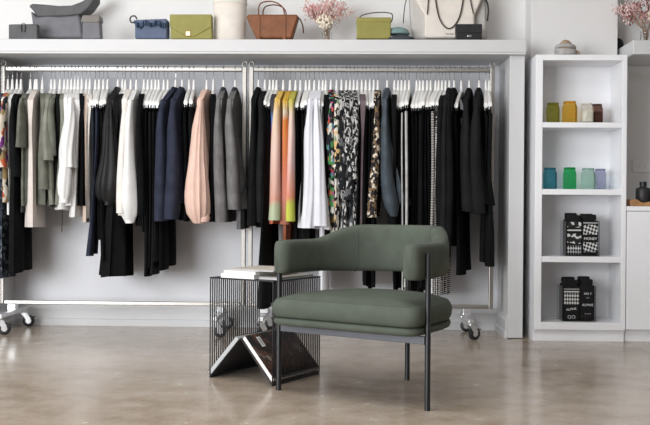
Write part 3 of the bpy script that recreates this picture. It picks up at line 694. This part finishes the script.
MB().box(-HWL+.0126, HWL-.0126, -.007, .007, .279, .3145).build('front_rail', M['apron'], t, bevel=.002)
MB().box(-.016, .016, .0072, .556, .290, .3145).build('centre_rail', M['blackmetal'], t, bevel=.002)

# ------------------------------------------------------------------ wire side table
TA = Vector((-.717, 4.515)); UV = Vector((.85, -.527)).normalized(); rz = math.atan2(UV.y, UV.x)
t = thing('side_table', 'charcoal wire side table with folded magazine rack at its base', 'side table', (TA.x, TA.y, 0), rz)
UW, VD, HT, PK, rw = .400, .408, .503, .215, .0033
wp = [(rw, rw), (rw, HT), (UW-rw, HT), (UW-rw, rw), (UW/2, PK)]
NW = 25
w0 = None
for k in range(NW):
    v = rw+(VD-2*rw)*k/(NW-1)
    if w0 is None:
        pts_ = []
        for i in range(5):
            a, b = wp[i], wp[(i+1) % 5]
            for s in (.02, .5, .98): pts_.append((lerp(a[0], b[0], s), 0, lerp(a[1], b[1], s)))
        w0 = MB().tube(pts_, rw, 6, closed=True).build('wire_loop', M['wire'], t, smooth=True); w0.location = (0, v, 0)
    else:
        c = w0.copy(); COL.objects.link(c); c.parent = t; c.location = (0, v, 0)
for (x, z) in ((rw, HT), (UW-rw, HT), (rw+.003, .0045), (UW-rw-.003, .0045), (UW/2, PK-.004)):
    MB().tube([(x, 0, z), (x, VD, z)], .0042, 10).build('edge_rod', M['wire'], t, smooth=40)
TW = t.location.copy(), rz
def magazine(name, label, mat_cover, c, ax, ay, az, hx, hy, hz, edge='page', white=None):
    "c centre, ax width, ay height, az thickness direction, in table space"
    g = thing(name, label, 'magazine', TW[0], rz, 'magazines on the wire table')
    c, ax, ay, az = Vector(c), Vector(ax).normalized(), Vector(ay).normalized(), Vector(az).normalized()
    MB().obox(c, ax, ay, az, hx-.002, hy-.002, hz-.001).build('pages', M[edge], g)
    for sgn in (-1, 1):
        cv = MB().obox(c+az*(sgn*(hz-.0004)), ax, ay, az, hx, hy, .0006).build('cover', mat_cover, g)
        if white and sgn > 0:
            MB().obox(c+az*(hz+.0006)+ax*(white[0])+ay*(white[1]), ax, ay, az, .030, .014, .0003).build('title_label', M['whiteprint'], cv)
            for dy_ in (-.005, .004):
                MB().obox(c+az*(hz+.0011)+ax*(white[0])+ay*(white[1]+dy_), ax, ay, az, .022, .002, .0002).build('title_line', M['button'], cv)
    return g
def cover_photo(name, stops, sc):
    m, n, p = nt(name); v = coords(n, (sc, sc, sc)); f = noise(n, v, 1, 3, .6)
    link(n, ramp(n, f.outputs['Fac'], stops), p.inputs['Base Color']); p.inputs['Roughness'].default_value = .5; return m
cv1 = cover_photo('dark_cover', [(.3, c_(26, 25, 26)), (.47, c_(38, 32, 31)), (.54, c_(104, 68, 54)), (.6, c_(60, 44, 40)), (.68, c_(140, 128, 118))], 11)
cv2 = plain('black_cover', (.012, .012, .013, 1), .5)
cv3 = plain('beige_cover', (.50, .46, .41, 1), .45)
cv4 = plain('white_cover', (.70, .70, .70, 1), .45)
cv5 = plain('greige_cover', (.30, .28, .25, 1), .45)
sl = Vector((UW/2, 0, PK)); slope = sl.normalized(); nrm_l = Vector((-slope.z, 0, slope.x)); sr_ = Vector((UW/2, 0, -PK)).normalized(); nrm_r = Vector((PK, 0, UW/2)).normalized()
magazine('magazine', 'thick black magazine leaning on the table rack slope nearest the niche corner', cv2, sl*.5+nrm_l*.0165+Vector((0, .20, 0))-slope*.002, slope, (0, 1, 0), nrm_l, .134, .196, .012, 'pagegrey')
magazine('magazine', 'dark photo magazine lying on the rack slope behind the chair leg', cv1, Vector((UW*.75, .20, PK/2))+nrm_r*.0165-sr_*.006, sr_, (0, 1, 0), nrm_r, .134, .196, .011, 'page', (-.085, -.11))
zt = HT+rw+.001
magazine('magazine', 'white magazine lowest in the stack on the wire table', cv4, (.165, .17, zt+.0105), (1, .02, 0), (-.02, 1, 0), (0, 0, 1), .105, .16, .0105)
magazine('magazine', 'white magazine in the middle of the stack on the wire table', cv4, (.17, .175, zt+.0215+.007), (1, -.03, 0), (.03, 1, 0), (0, 0, 1), .105, .145, .0065)
magazine('magazine', 'beige magazine on top of the stack on the wire table', cv3, (.20, .20, zt+.0361+.004), (1, .14, 0), (-.14, 1, 0), (0, 0, 1), .13, .15, .004, 'pagegrey')
magazine('magazine', 'thin greige magazine at the table edge behind the armchair arm', cv5, (.338, .195, zt+.006), (1, .02, 0), (-.02, 1, 0), (0, 0, 1), .056, .16, .006, 'pagegrey')

# ------------------------------------------------------------------ bags on the long shelf
YG = 6.16
def loc_px(px, Y=YG): return Vector((X(px, Y, 30), Y, zs1))
SPX = YG/FPX*1.0
def O(px, py, px0, Y=YG):
    "picture point -> bag outline (x right of px0, z above the shelf board), on the plane at Y"
    p = at(px, py, Y); q = at(px0, 39.3, Y); return (p.x-q.x, p.z-zs1)
def outline_bag(name, pts, px0, depth, mat, parent, y=0, bev=.012, Y=YG, bulge=0):
    P = [O(a, b, px0, Y) for a, b in pts]; P = [(x, max(0.0, z)) for x, z in P]
    return MB().prism(P, y-depth/2, y+depth/2).build(name, mat, parent, smooth=60, bevel=bev, seg=3)
def strap(name, pts, px0, r, mat, parent, y=0, Y=YG, flat=.45, n=8):
    P = [O(a, b, px0, Y) for a, b in pts]
    # smooth the polyline
    Q = []
    for i in range(len(P)-1):
        p0, p1, p2, p3 = P[max(0, i-1)], P[i], P[i+1], P[min(len(P)-1, i+2)]
        for k in range(5):
            s = k/5; f = lambda a, b, c, d: .5*((2*b)+(-a+c)*s+(2*a-5*b+4*c-d)*s*s+(-a+3*b-3*c+d)*s**3)
            Q.append((f(p0[0], p1[0], p2[0], p3[0]), y, f(p0[1], p1[1], p2[1], p3[1])))
    Q.append((P[-1][0], y, P[-1][1]))
    return MB().tube(Q, r, n, flat=flat).build(name, mat, parent, smooth=True)
# the shelf front hides the lowest few millimetres, so bags simply stand on the board
BG = 'bags on the long shelf'
t = thing('clutch_bag', 'small flat grey clutch beside the slouchy tote', 'bag', loc_px(24, 6.08), 0, BG)
outline_bag('bag_body', [(10, 40), (10, 25), (38.5, 24.5), (38.5, 40)], 24, .05, M['greybag'], t, Y=6.08, bev=.006)
strap('wrist_loop', [(23.5, 33), (23, 27), (25, 24), (27, 26), (26.5, 33)], 24, .004, M['brownstrap'], t, -.032, 6.08)
t = thing('slouchy_tote', 'large slouchy grey tote with folded pointed top', 'bag', loc_px(64, 6.26), 0, BG)
outline_bag('bag_body', [(38, 40), (33.5, 12), (40, 19), (50, 17), (62, 18), (72, 17.5), (82, 16), (86, 40)], 64, .14, M['greybag2'], t, Y=6.26, bev=.02)
o_ = outline_bag('folded_top', [(41, 19), (36, 12), (32.5, 8.5), (36, 6), (48, 6.8), (62, 8.2), (75, 7.8), (86, 3.5), (95, -4), (98, -4), (97.5, 2), (92, 10), (84, 16.5), (72, 18), (56, 18.5)], 64, .15, M['greybag'], t, y=-.004, Y=6.26, bev=.010)
MB().box(-.045, .012, -.078, -.071, .012, .028).build('metal_plate', M['chrome'], t, bevel=.002, loc=(-.02, -.0, 0))
t = thing('flap_pouch', 'small grey pouch with taupe flap in front of the tote', 'bag', loc_px(92.5, 6.07), 0, BG)
outline_bag('bag_body', [(83.5, 40), (84, 20), (101, 20), (102, 40)], 92.5, .07, M['greybag2'], t, Y=6.07, bev=.01)
outline_bag('flap', [(82.5, 23.5), (84, 16.3), (101, 16.3), (102, 22), (100, 24)], 92.5, .085, M['taupe'], t, Y=6.07, bev=.008)
# denim bag
t = thing('ruffle_bag', 'denim blue bag with ruffled top and ring handle', 'bag', loc_px(152, 6.12), 0, BG)
outline_bag('bag_body', [(136.5, 40), (136.5, 21), (168.5, 20), (168.5, 40)], 152, .10, M['denim'], t, Y=6.12, bev=.012)
rf = MB(); rr_ = random.Random(5); NS = 70
rings = []
xa, xb = O(136, 22, 152, 6.12)[0], O(169, 22, 152, 6.12)[0]
for i in range(NS+1):
    s = i/NS; x = lerp(xa, xb, s); a = .006*math.sin(s*47)+.005*math.sin(s*83+1); hz = .022+.008*math.sin(s*9)+(.014*math.sin(PI*s))
    zt_ = .135+.01*math.sin(s*17+2); 
    rings.append([(x, -.058+a, zt_), (x, -.064+a*1.8, zt_-hz+.006*math.sin(s*60)), (x, -.058+a*1.8, zt_-hz), (x, -.046+a*.3, zt_)])
rf.loft(rings); rf.build('ruffle', M['denimdark'], t, smooth=True)
MB().box(xa+.03, xb-.05, -.045, .045, .128, .150).build('top_edge', M['denim'], t, bevel=.008)
strap('ring_handle', [(137.5, 22), (133, 23.5), (131.2, 20.5), (132.5, 17.5), (136, 17), (138, 20)], 152, .005, M['charcoal'], t, -.03, 6.12, 1)
# olive envelope
t = thing('envelope_clutch', 'olive green envelope clutch with rose gold clasp', 'bag', loc_px(192, 6.12), 0, BG)
outline_bag('bag_body', [(171.5, 40), (171.5, 16), (212, 16), (213, 40)], 192, .07, M['olivebag'], t, Y=6.12, bev=.008)
outline_bag('flap', [(171, 28), (171, 15.6), (212.3, 15.6), (212.3, 28), (196, 37.5), (188, 37.5)], 192, .082, M['olivebag'], t, Y=6.12, bev=.004)
p_ = O(189.3, 36, 192, 6.12)
MB().box(p_[0]-.016, p_[0]+.016, -.048, -.0412, p_[1]-.008, p_[1]+.024).build('clasp', M['brass'], t, bevel=.003)
# white bucket
t = thing('bucket_bag', 'tall cream canvas bucket bag between the olive clutch and tan handbag', 'bag', loc_px(230, 6.2), 0, BG)
xw = O(247, 20, 230, 6.2)[0]
prf = [(xw*.88, 0), (xw*.92, .004), (xw*.95, .12), (xw, .30), (xw*.995, .32), (xw*.96, .315), (xw*.93, .20)]
MB().lathe(prf, n=32, flat=.75).build('bag_body', M['canvas'], t, smooth=60)
MB().tube([(xw*1.005*math.cos(k*PI/16), xw*.755*math.sin(k*PI/16), .282) for k in range(32)], .004, 6, closed=True).build('rim_band', M['canvas2'], t, smooth=True)
# tan handbag
t = thing('leather_handbag', 'tan leather winged handbag with two top handles', 'bag', loc_px(275, 6.12), 0, BG)
outline_bag('bag_body', [(257, 40), (247, 18.5), (249.5, 16.3), (297, 16.3), (299, 17.5), (292, 40)], 275, .13, M['tan'], t, Y=6.12, bev=.012)
outline_bag('gusset', [(247, 17.5), (249.5, 15.8), (297, 15.8), (299, 17.5)], 275, .06, M['tandark'], t, Y=6.12, bev=.003)
for px_ in (259.5, 285): 
    a, b = O(px_-1.6, 18, 275, 6.12), O(px_+1.6, 39, 275, 6.12); MB().box(a[0], b[0], -.071, -.0655, .01, a[1]).build('handle_tab', M['tan'], t, bevel=.002)
for y in (-.055, .05):
    d = 0 if y < 0 else 3
    strap('handle', [(259.5+d, 17), (259.5+d, 10), (262+d, 5), (270+d, 3.2), (278+d, 5), (283.5+d*.5, 9.5), (285.3+d*.3, 17)], 275, .0085, M['tan' if y < 0 else 'tandark'], t, y, 6.12, .5)
strap('side_strap', [(297, 17), (300.5, 20), (303, 27), (303.5, 33)], 275, .013, M['tandark'], t, 0, 6.12, .35)
# flowers
def flower_vase(px, Y, hz, label_v, label_f, spread, blossoms, cream, seed, zb0, tilt=0):
    x = X(px, Y, 30)
    v = thing('glass_vase', label_v, 'vase', (x, Y, zb0))
    MB().lathe([(.034, 0), (.040, .004), (.040, .012), (.036, .05), (.034, hz-.01), (.037, hz), (.034, hz), (.031, hz-.012), (.033, .05), (.036, .016), (.0, .014)], n=24).build('vase_body', M['glassclear'], v, smooth=40)
    f = thing('dried_bouquet', label_f, 'flowers', (x, Y, zb0+.018))
    r = random.Random(seed); st = MB(); heads = {k: MB() for k in blossoms}
    for i in range(46):
        a = r.uniform(0, 2*PI); q = r.random()**.5; ex = spread*q*math.cos(a)*1.05+tilt; ey = spread*q*math.sin(a)*.55; ez = hz+.03+r.uniform(.25, 1)*spread*1.15*(1.12-q*.55)
        p0 = (.012*math.cos(a), .012*math.sin(a), 0); p1 = (.022*math.cos(a), .02*math.sin(a), hz); p2 = (ex*.55, ey*.55, lerp(hz, ez, .6)); p3 = (ex, ey, ez)
        st.tube([p0, p1, p2, p3], .0010, 4)
        mk = blossoms[i % len(blossoms)]
        for k in range(20):
            s = r.uniform(-.35, .12); j = .020
            c = (p3[0]+(p3[0]-p2[0])*s+r.gauss(0, j), p3[1]+(p3[1]-p2[1])*s+r.gauss(0, j), p3[2]+(p3[2]-p2[2])*s+r.gauss(0, j))
            heads[mk].ball(c, r.uniform(.0025, .0065), 5, 1, 1, 1.3)
    st.build('stems', M['stem'], f)
    for k in blossoms:
        o = heads[k].build('blossoms', M[k], f); o['kind'] = 'stuff'
    h = MB()
    for i in range(150):
        a = r.uniform(0, 2*PI); b = math.acos(r.uniform(-1, 1)); rad = .047*r.uniform(.75, 1.05)
        h.ball((cream[0]+rad*math.sin(b)*math.cos(a)*1.15, -.035+rad*math.sin(b)*math.sin(a)*.7, cream[1]+rad*math.cos(b)*.95), r.uniform(.006, .011), 5)
    h.build('cream_head', M['creamflower'], f)
flower_vase(327, 6.18, .085, 'small clear glass vase beside the tan handbag', 'dried bouquet of pink sprays with a cream head, beside the tan handbag', .165, ['pinkflower', 'palepink'], (-.012, .135), 11, zs1)
flower_vase(646, 6.14, .085, 'clear glass vase on the short shelf over the nook', 'dried plum and pink bouquet on the short shelf over the nook', .175, ['plumflower', 'pinkflower', 'palepink'], (.05, .17), 23, zs1, -.02)
# olive handbag
t = thing('box_handbag', 'olive boxy handbag with one thin arched handle', 'bag', loc_px(374, 6.12), 0, BG)
outline_bag('bag_body', [(356.5, 40), (356.8, 19.5), (390.5, 19.5), (390.5, 40)], 374, .10, M['olivebag'], t, Y=6.12, bev=.006)
outline_bag('flap', [(356.3, 23.5), (356.8, 19.0), (391, 19.0), (391, 23.5)], 374, .108, M['olivebag'], t, Y=6.12, bev=.003)
strap('handle', [(358.5, 20), (362, 15.5), (372, 13), (384, 12.3), (391, 13.3)], 374, .0034, M['brownstrap'], t, 0, 6.12, 1)
strap('handle_end', [(390.5, 13), (392.5, 15), (392.3, 19.5), (390.5, 23)], 374, .009, M['brownstrap'], t, 0, 6.12, .4)
# folded beanies beside the cream tote
def dome(h, rx, ry, rz_, mat, name, parent, z=0, rib=0):
    rings = []
    for i in range(9):
        a = i/8*PI/2; rings.append([(rx*max(.03, math.cos(a))*math.cos(q)*(1+rib*math.sin(16*q)), ry*max(.03, math.cos(a))*math.sin(q)*(1+rib*math.sin(16*q)), z+h*math.sin(a)) for q in [2*PI*j/48 for j in range(48)]])
    return MB().loft([[(p[0]*.96, p[1]*.96, z) for p in rings[0]]]+[[(p[0], p[1], p[2]+.006) for p in g] for g in rings]).build(name, mat, parent, smooth=True)
t = thing('knit_beanie', 'dark slate beanie under the teal one beside the olive boxy handbag', 'hat', loc_px(401, 6.1), 0, 'beanies on the shelf')
dome(.052, .078, .06, 0, M['slateknit'], 'crown', t, 0, .02)
MB().tube([(.078*math.cos(k*PI/20), .061*math.sin(k*PI/20), .018) for k in range(40)], .018, 8, closed=True).build('cuff', M['slateknit'], t, smooth=True)
t = thing('knit_beanie', 'teal beanie folded on top of the slate one', 'hat', Vector(loc_px(400, 6.12))+Vector((-.012, .012, .061)), .1, 'beanies on the shelf')
dome(.045, .078, .058, 0, M['teal'], 'crown', t, 0, .02)
MB().tube([(.066*math.cos(k*PI/20), .052*math.sin(k*PI/20), .010) for k in range(40)], .010, 8, closed=True).build('cuff', M['teal'], t, smooth=True)
# cream tote
t = thing('canvas_tote', 'large cream canvas tote with long black straps', 'bag', loc_px(447, 6.24), 0, BG)
outline_bag('bag_body', [(423.5, 40), (424, 18), (411, -4), (411, -12), (483, -12), (483, -4), (473, 18), (473, 40)], 447, .18, M['canvas'], t, Y=6.24, bev=.015)
outline_bag('gusset', [(412, 40), (409, -4), (485, -4), (487, 40)], 447, .10, M['canvasgrey'], t, y=.02, Y=6.24, bev=.02)
yf_ = -.099
strap('strap', [(433.5, -6), (434.5, 5), (437, 18), (441, 27), (447, 31.5), (453, 28), (458, 19), (461, 5), (462, -6)], 447, .0085, M['brownstrap'], t, yf_, 6.24, .45)
for pts_ in ([(427.5, -6), (427, 6), (426, 17.5)], [(467, -6), (469, 6), (471.5, 17)], [(408, -4), (405.5, 3), (404, 14), (403.5, 23)]):
    strap('strap_end', pts_, 447, .007, M['brownstrap'], t, yf_ if pts_[0][0] > 410 else -.0, 6.24, .45)
strap('side_strap', [(484, -2), (487, 4), (488, 12), (487, 21.5)], 447, .014, M['blackleather'], t, -.02, 6.24, .35)
def text(body, size, mat, parent, loc, rot=(PI/2, 0, 0), name='lettering', align='CENTER'):
    cu = bpy.data.curves.new(name, 'FONT'); cu.body = body; cu.size = size; cu.align_x = align; cu.extrude = .0004; cu.space_character = 1.05
    tmp = bpy.data.objects.new(name+'_tmp', cu); COL.objects.link(tmp)
    dg = bpy.context.evaluated_depsgraph_get(); me = bpy.data.meshes.new_from_object(tmp.evaluated_get(dg))
    bpy.data.objects.remove(tmp); me.materials.clear(); me.materials.append(mat)
    o = bpy.data.objects.new(name, me); COL.objects.link(o); o.parent = parent; o.location = loc; o.rotation_euler = rot; return o
p_ = O(448.5, 36.6, 447, 6.24); text('TAN BAG', .013, M['charcoal'], t, (p_[0], -.0915, p_[1]-.004))
# black wallet
t = thing('wallet', 'small black leather wallet in front of the cream tote', 'wallet', loc_px(468.5, 6.06), 0)
outline_bag('wallet_body', [(455.5, 40), (455.5, 25), (481.5, 25), (482, 40)], 468.5, .035, M['blackleather'], t, Y=6.06, bev=.005)
outline_bag('flap', [(455.3, 33.5), (455.3, 24.6), (481.8, 24.6), (481.8, 33.5)], 468.5, .042, M['blackleather'], t, Y=6.06, bev=.003)
p_ = O(469, 36.5, 468.5, 6.06); MB().box(p_[0]-.014, p_[0]+.014, -.025, -.0185, p_[1]-.008, p_[1]+.006).build('clasp', M['chrome'], t, bevel=.002)
# beanie on the cubbies
t = thing('knit_beanie', 'grey and tan wrapped beanie on top of the cubby shelving', 'hat', (X(565.5, 6.00, 50), 6.00, ZCT), 0, 'beanies on the shelf')
dome(.100, .058, .054, 0, M['tanknit'], 'crown', t, .004, .015)
for i, (zz, rr2, tl) in enumerate(((.016, .060, .05), (.036, .060, -.22), (.056, .056, .30))):
    MB().tube([(rr2*math.cos(k*PI/20), rr2*.9*math.sin(k*PI/20), zz+tl*rr2*math.cos(k*PI/20+i)*.9*.6) for k in range(40)], .014, 8, closed=True).build('wrap', M['greyknit'], t, smooth=True)
MB().ball((.076, .0, .020), .020, 12, 1.0, .9, 1).build('knot', M['tanknit'], t, smooth=True)
# dark round object at the short shelf end
t = thing('round_ornament', 'dark round ornament at the free end of the short shelf', 'ornament', (X(617.5, 6.36, 45), 6.36, zs1))
MB().ball((0, 0, .042), .042, 18, 1, .8, 1).build('ornament_body', M['charcoal'], t, smooth=True)
MB().lathe([(.026, 0), (.026, .006), (.016, .010)], n=16).build('foot', M['charcoal'], t, smooth=40)

# ------------------------------------------------------------------ jars
def glass(name, col, wax, top=None):
    a = plain(name, col, .12, 0, .5, Transmission_Weight=.65, IOR=1.3); return a
def jar(px, row, h, w, colg, colw, label, Y=6.03, wide=.0):
    x = X(px, Y, 120); zb0 = SZ[row]
    j = thing('glass_jar', label, 'jar', (x, Y, zb0), R.uniform(-.1, .1), 'coloured jars in the cubbies')
    def sq(r, z, rd=.55): return [(r*math.copysign(abs(math.cos(q))**rd, math.cos(q)), r*math.copysign(abs(math.sin(q))**rd, math.sin(q)), z) for q in [2*PI*(k+.5)/28 for k in range(28)]]
    r = w/2
    MB().loft([sq(r*.90, 0), sq(r*.97, .003), sq(r, .010), sq(r*1.0, h*.70), sq(r*.96, h*.80, .6), sq(r*.88, h*.87, .75), sq(r*.87, h*.90, .85), sq(r*.91, h*.905, .85), sq(r*.91, h*.985, .85), sq(r*.87, h, .85), sq(r*.82, h*.99, .85), sq(r*.80, h*.9, .85)]).build('jar_body', plain('jar_glass', tuple(c**.5 for c in colg[:3])+(1,), .08, 0, .5, Transmission_Weight=.88, IOR=1.14), j, smooth=50)
    if 'white' in label or 'brown' in label: MB().loft([sq(r*.84, .012), sq(r*.9, .016), sq(r*.9, h*.60), sq(r*.86, h*.615)]).build('wax', plain('jar_wax', colw, .6), j, smooth=50)
    MB().tube([(r*.45*math.cos(k*PI/12), -r*1.005, h*.42+r*.45*math.sin(k*PI/12)) for k in range(24)], .0014, 6, closed=True).build('embossed_ring', bpy.data.materials['jar_glass'] if False else plain('jar_emboss', colg, .2), j, smooth=True)
S = srgb
jar(552.7, 0, .136, .082, S(120, 118, 20), S(170, 166, 30), 'olive green glass jar on the top cubby shelf')
jar(569.5, 0, .147, .089, S(215, 140, 20), S(240, 176, 20), 'amber yellow glass jar on the top cubby shelf')
jar(587, 0, .134, .076, S(225, 222, 208), S(232, 230, 218), 'milky white jar on the top cubby shelf')
jar(597, 0, .133, .070, S(62, 34, 26), S(120, 62, 42), 'dark brown glass jar on the top cubby shelf', 6.06)
jar(550.4, 1, .143, .083, S(30, 120, 150), S(60, 150, 165), 'blue glass jar on the second cubby shelf')
jar(570, 1, .146, .084, S(10, 140, 50), S(20, 165, 70), 'bright green glass jar on the second cubby shelf')
jar(588.6, 1, .141, .085, S(150, 190, 175), S(185, 215, 205), 'pale mint glass jar on the second cubby shelf')
jar(600.7, 1, .140, .072, S(140, 140, 180), S(190, 188, 205), 'pale lilac glass jar on the second cubby shelf', 6.07)

# ------------------------------------------------------------------ socks in acrylic boxes
def sock_pattern(name, kind):
    m, n, p = nt(name)
    if kind == 'hound':
        t_ = n.nodes.new('ShaderNodeTexChecker'); t_.inputs['Scale'].default_value = 1; v = coords(n, (70, 70, 60), rot=(0, .5, 0)); link(n, v, t_.inputs['Vector']); f = t_.outputs['Fac']
    elif kind == 'tri':
        f = noise(n, coords(n, (28, 28, 28)), 1, 1).outputs['Fac']
    elif kind == 'net':
        t_ = n.nodes.new('ShaderNodeTexChecker'); t_.inputs['Scale'].default_value = 1; v = coords(n, (85, 85, 60), rot=(0, .78, 0)); link(n, v, t_.inputs['Vector']); f = t_.outputs['Fac']
    else:
        t_ = n.nodes.new('ShaderNodeTexWave'); t_.bands_direction = 'Z'; t_.inputs['Scale'].default_value = 14; link(n, coords(n), t_.inputs['Vector']); f = t_.outputs['Fac']
    link(n, ramp(n, f, [(0, c_(28, 28, 30)), (.5, c_(205, 205, 205))], 'CONSTANT'), p.inputs['Base Color']); p.inputs['Roughness'].default_value = .9
    return m
SP = {k: sock_pattern('sock_'+k, k) for k in ('hound', 'tri', 'net', 'band')}
def slab(x0, x1, z0, z1, y0, y1, rd=.45):
    xm, ym = (x0+x1)/2, (y0+y1)/2; hx, hy = (x1-x0)/2, (y1-y0)/2
    lev = [(z0, .88), (z0+.006, 1), ((z0+z1)/2, 1.02), (z1-.006, 1), (z1, .88)]
    return MB().loft([[(xm+hx*k*math.copysign(abs(math.cos(q))**rd, math.cos(q)), ym+hy*k*math.copysign(abs(math.sin(q))**rd, math.sin(q)), z) for q in [2*PI*(j+.5)/24 for j in range(24)]] for z, k in lev])
def sock_box(row, px0, px1, ytop, ybot, socks, boxlabel):
    Y = 5.985; xa, xb = X(px0, Y, 240), X(px1, Y, 240); zb0 = SZ[row]; H = Z(ytop, Y, 580)-zb0; dep = .17
    b = thing('acrylic_box', boxlabel, 'display box', ((xa+xb)/2, Y, zb0), 0, 'sock boxes in the cubbies')
    w = (xb-xa)/2; th = .003
    MB().box(-w, w, 0, dep, 0, th).build('base', M['acrylic'], b)
    MB().box(-w, -w+th, 0, dep, th+.0002, H).build('side', M['acrylic'], b); MB().box(w-th, w, 0, dep, th+.0002, H).build('side', M['acrylic'], b)
    MB().box(-w+th+.0002, w-th-.0002, dep-th, dep, th+.0002, H).build('back', M['acrylic'], b)
    MB().box(-w+th+.0002, w-th-.0002, 0, th, th+.0002, H*.16).build('front_lip', M['acrylic'], b)
    for (f0, f1, y0, y1, top, pats, label, txt) in socks:
        x0, x1 = lerp(-w+th+.002, w-th-.002, f0), lerp(-w+th+.002, w-th-.002, f1)
        s = thing('folded_socks', label, 'socks', ((xa+xb)/2, Y, zb0+th+.0005), 0, 'folded socks in the boxes')
        bo = slab(x0, x1, 0, H*top, y0, y1).build('sock_body', M['sock'], s, smooth=50)
        for (k, z0, z1) in pats:
            MB().box(x0+.006, x1-.006, y0-.0022, y0-.0008, H*z0, H*z1).build('knit_pattern', SP[k], bo)
        cz0 = H*top
        slab(x0+.008, x1-.012, cz0+.0003, cz0+.040, y0+.004, y1-.004).build('cuff', M['sock'], s, smooth=50)
        for tx_, zz, sz, rot in txt:
            text(tx_, sz, M['whiteprint'], s, ((x0+x1)/2, y0-.0035, H*zz), (PI/2, rot, 0))
sock_box(2, 566, 599.5, 221, 257, [
    (.0, .49, .012, .042, .98, [('tri', .80, .95), ('band', .68, .74), ('tri', .34, .62), ('net', .03, .28)], 'black socks with white geometric bands in the upper box', []),
    (.5, 1, .010, .040, 1.0, [('hound', .60, .88), ('hound', .10, .38), ('band', .92, .97)], 'black socks with houndstooth pattern in the upper box', [('MONEY', .45, .024, 0)]),
    (-.02+.02, .46, .060, .12, 1.04, [], 'plain black socks behind the geometric pair in the upper box', []),
    (.48, .97, .060, .12, 1.02, [], 'plain black socks behind the houndstooth pair in the upper box', []),
], 'clear acrylic box of patterned socks in the third cubby')
sock_box(3, 563, 596.5, 286, 322.5, [
    (.0, .54, .012, .042, .98, [('net', .46, .78), ('band', .80, .90)], 'black socks with white lattice in the lower box', [('ALPINE', .30, .020, -.15), ('OO', .06, .032, 0)]),
    (.55, 1, .010, .040, 1.0, [], 'black socks with small white lettering in the lower box', [('NO 7', .74, .020, 0), ('ALPINE', .42, .022, 0), ('+ + +', .18, .016, 0), ('| | |', .64, .012, 0)]),
    (.0, .5, .060, .12, 1.04, [], 'plain black socks behind the lattice pair in the lower box', []),
    (.52, .98, .060, .12, 1.06, [], 'plain black socks behind the lettered pair in the lower box', []),
], 'clear acrylic box of dark lettered socks in the lowest cubby')

# ------------------------------------------------------------------ light
w = bpy.data.worlds.new('world'); SC.world = w; w.use_nodes = True
bg = w.node_tree.nodes['Background']; bg.inputs['Color'].default_value = (.93, .96, 1, 1); bg.inputs['Strength'].default_value = .38
def area(name, loc, target, sx, sy, power, col=(1, 1, 1)):
    l = bpy.data.lights.new(name, 'AREA'); l.shape = 'RECTANGLE'; l.size = sx; l.size_y = sy; l.energy = power; l.color = col
    o = bpy.data.objects.new(name, l); COL.objects.link(o); o.location = loc
    o.rotation_euler = (Vector(target)-Vector(loc)).to_track_quat('-Z', 'Y').to_euler(); return o
area('shopfront_daylight', (-4.9, -1.9, 1.6), (.3, 5.6, 1.0), 4.2, 3.0, 720, (.975, .985, 1))
area('side_window_daylight', (-4.3, 3.0, 1.7), (.5, 4.3, .5), 1.8, 2.4, 36, (.98, .99, 1))
area('ceiling_panel', (-.6, 3.2, 3.15), (-.6, 3.2, 0), 2.6, 1.6, 78, (1, .995, .985))
vs = SC.view_settings; vs.view_transform = 'Standard'; vs.look = 'None'; vs.gamma = 1; vs.use_curve_mapping = False; vs.exposure = -0.34
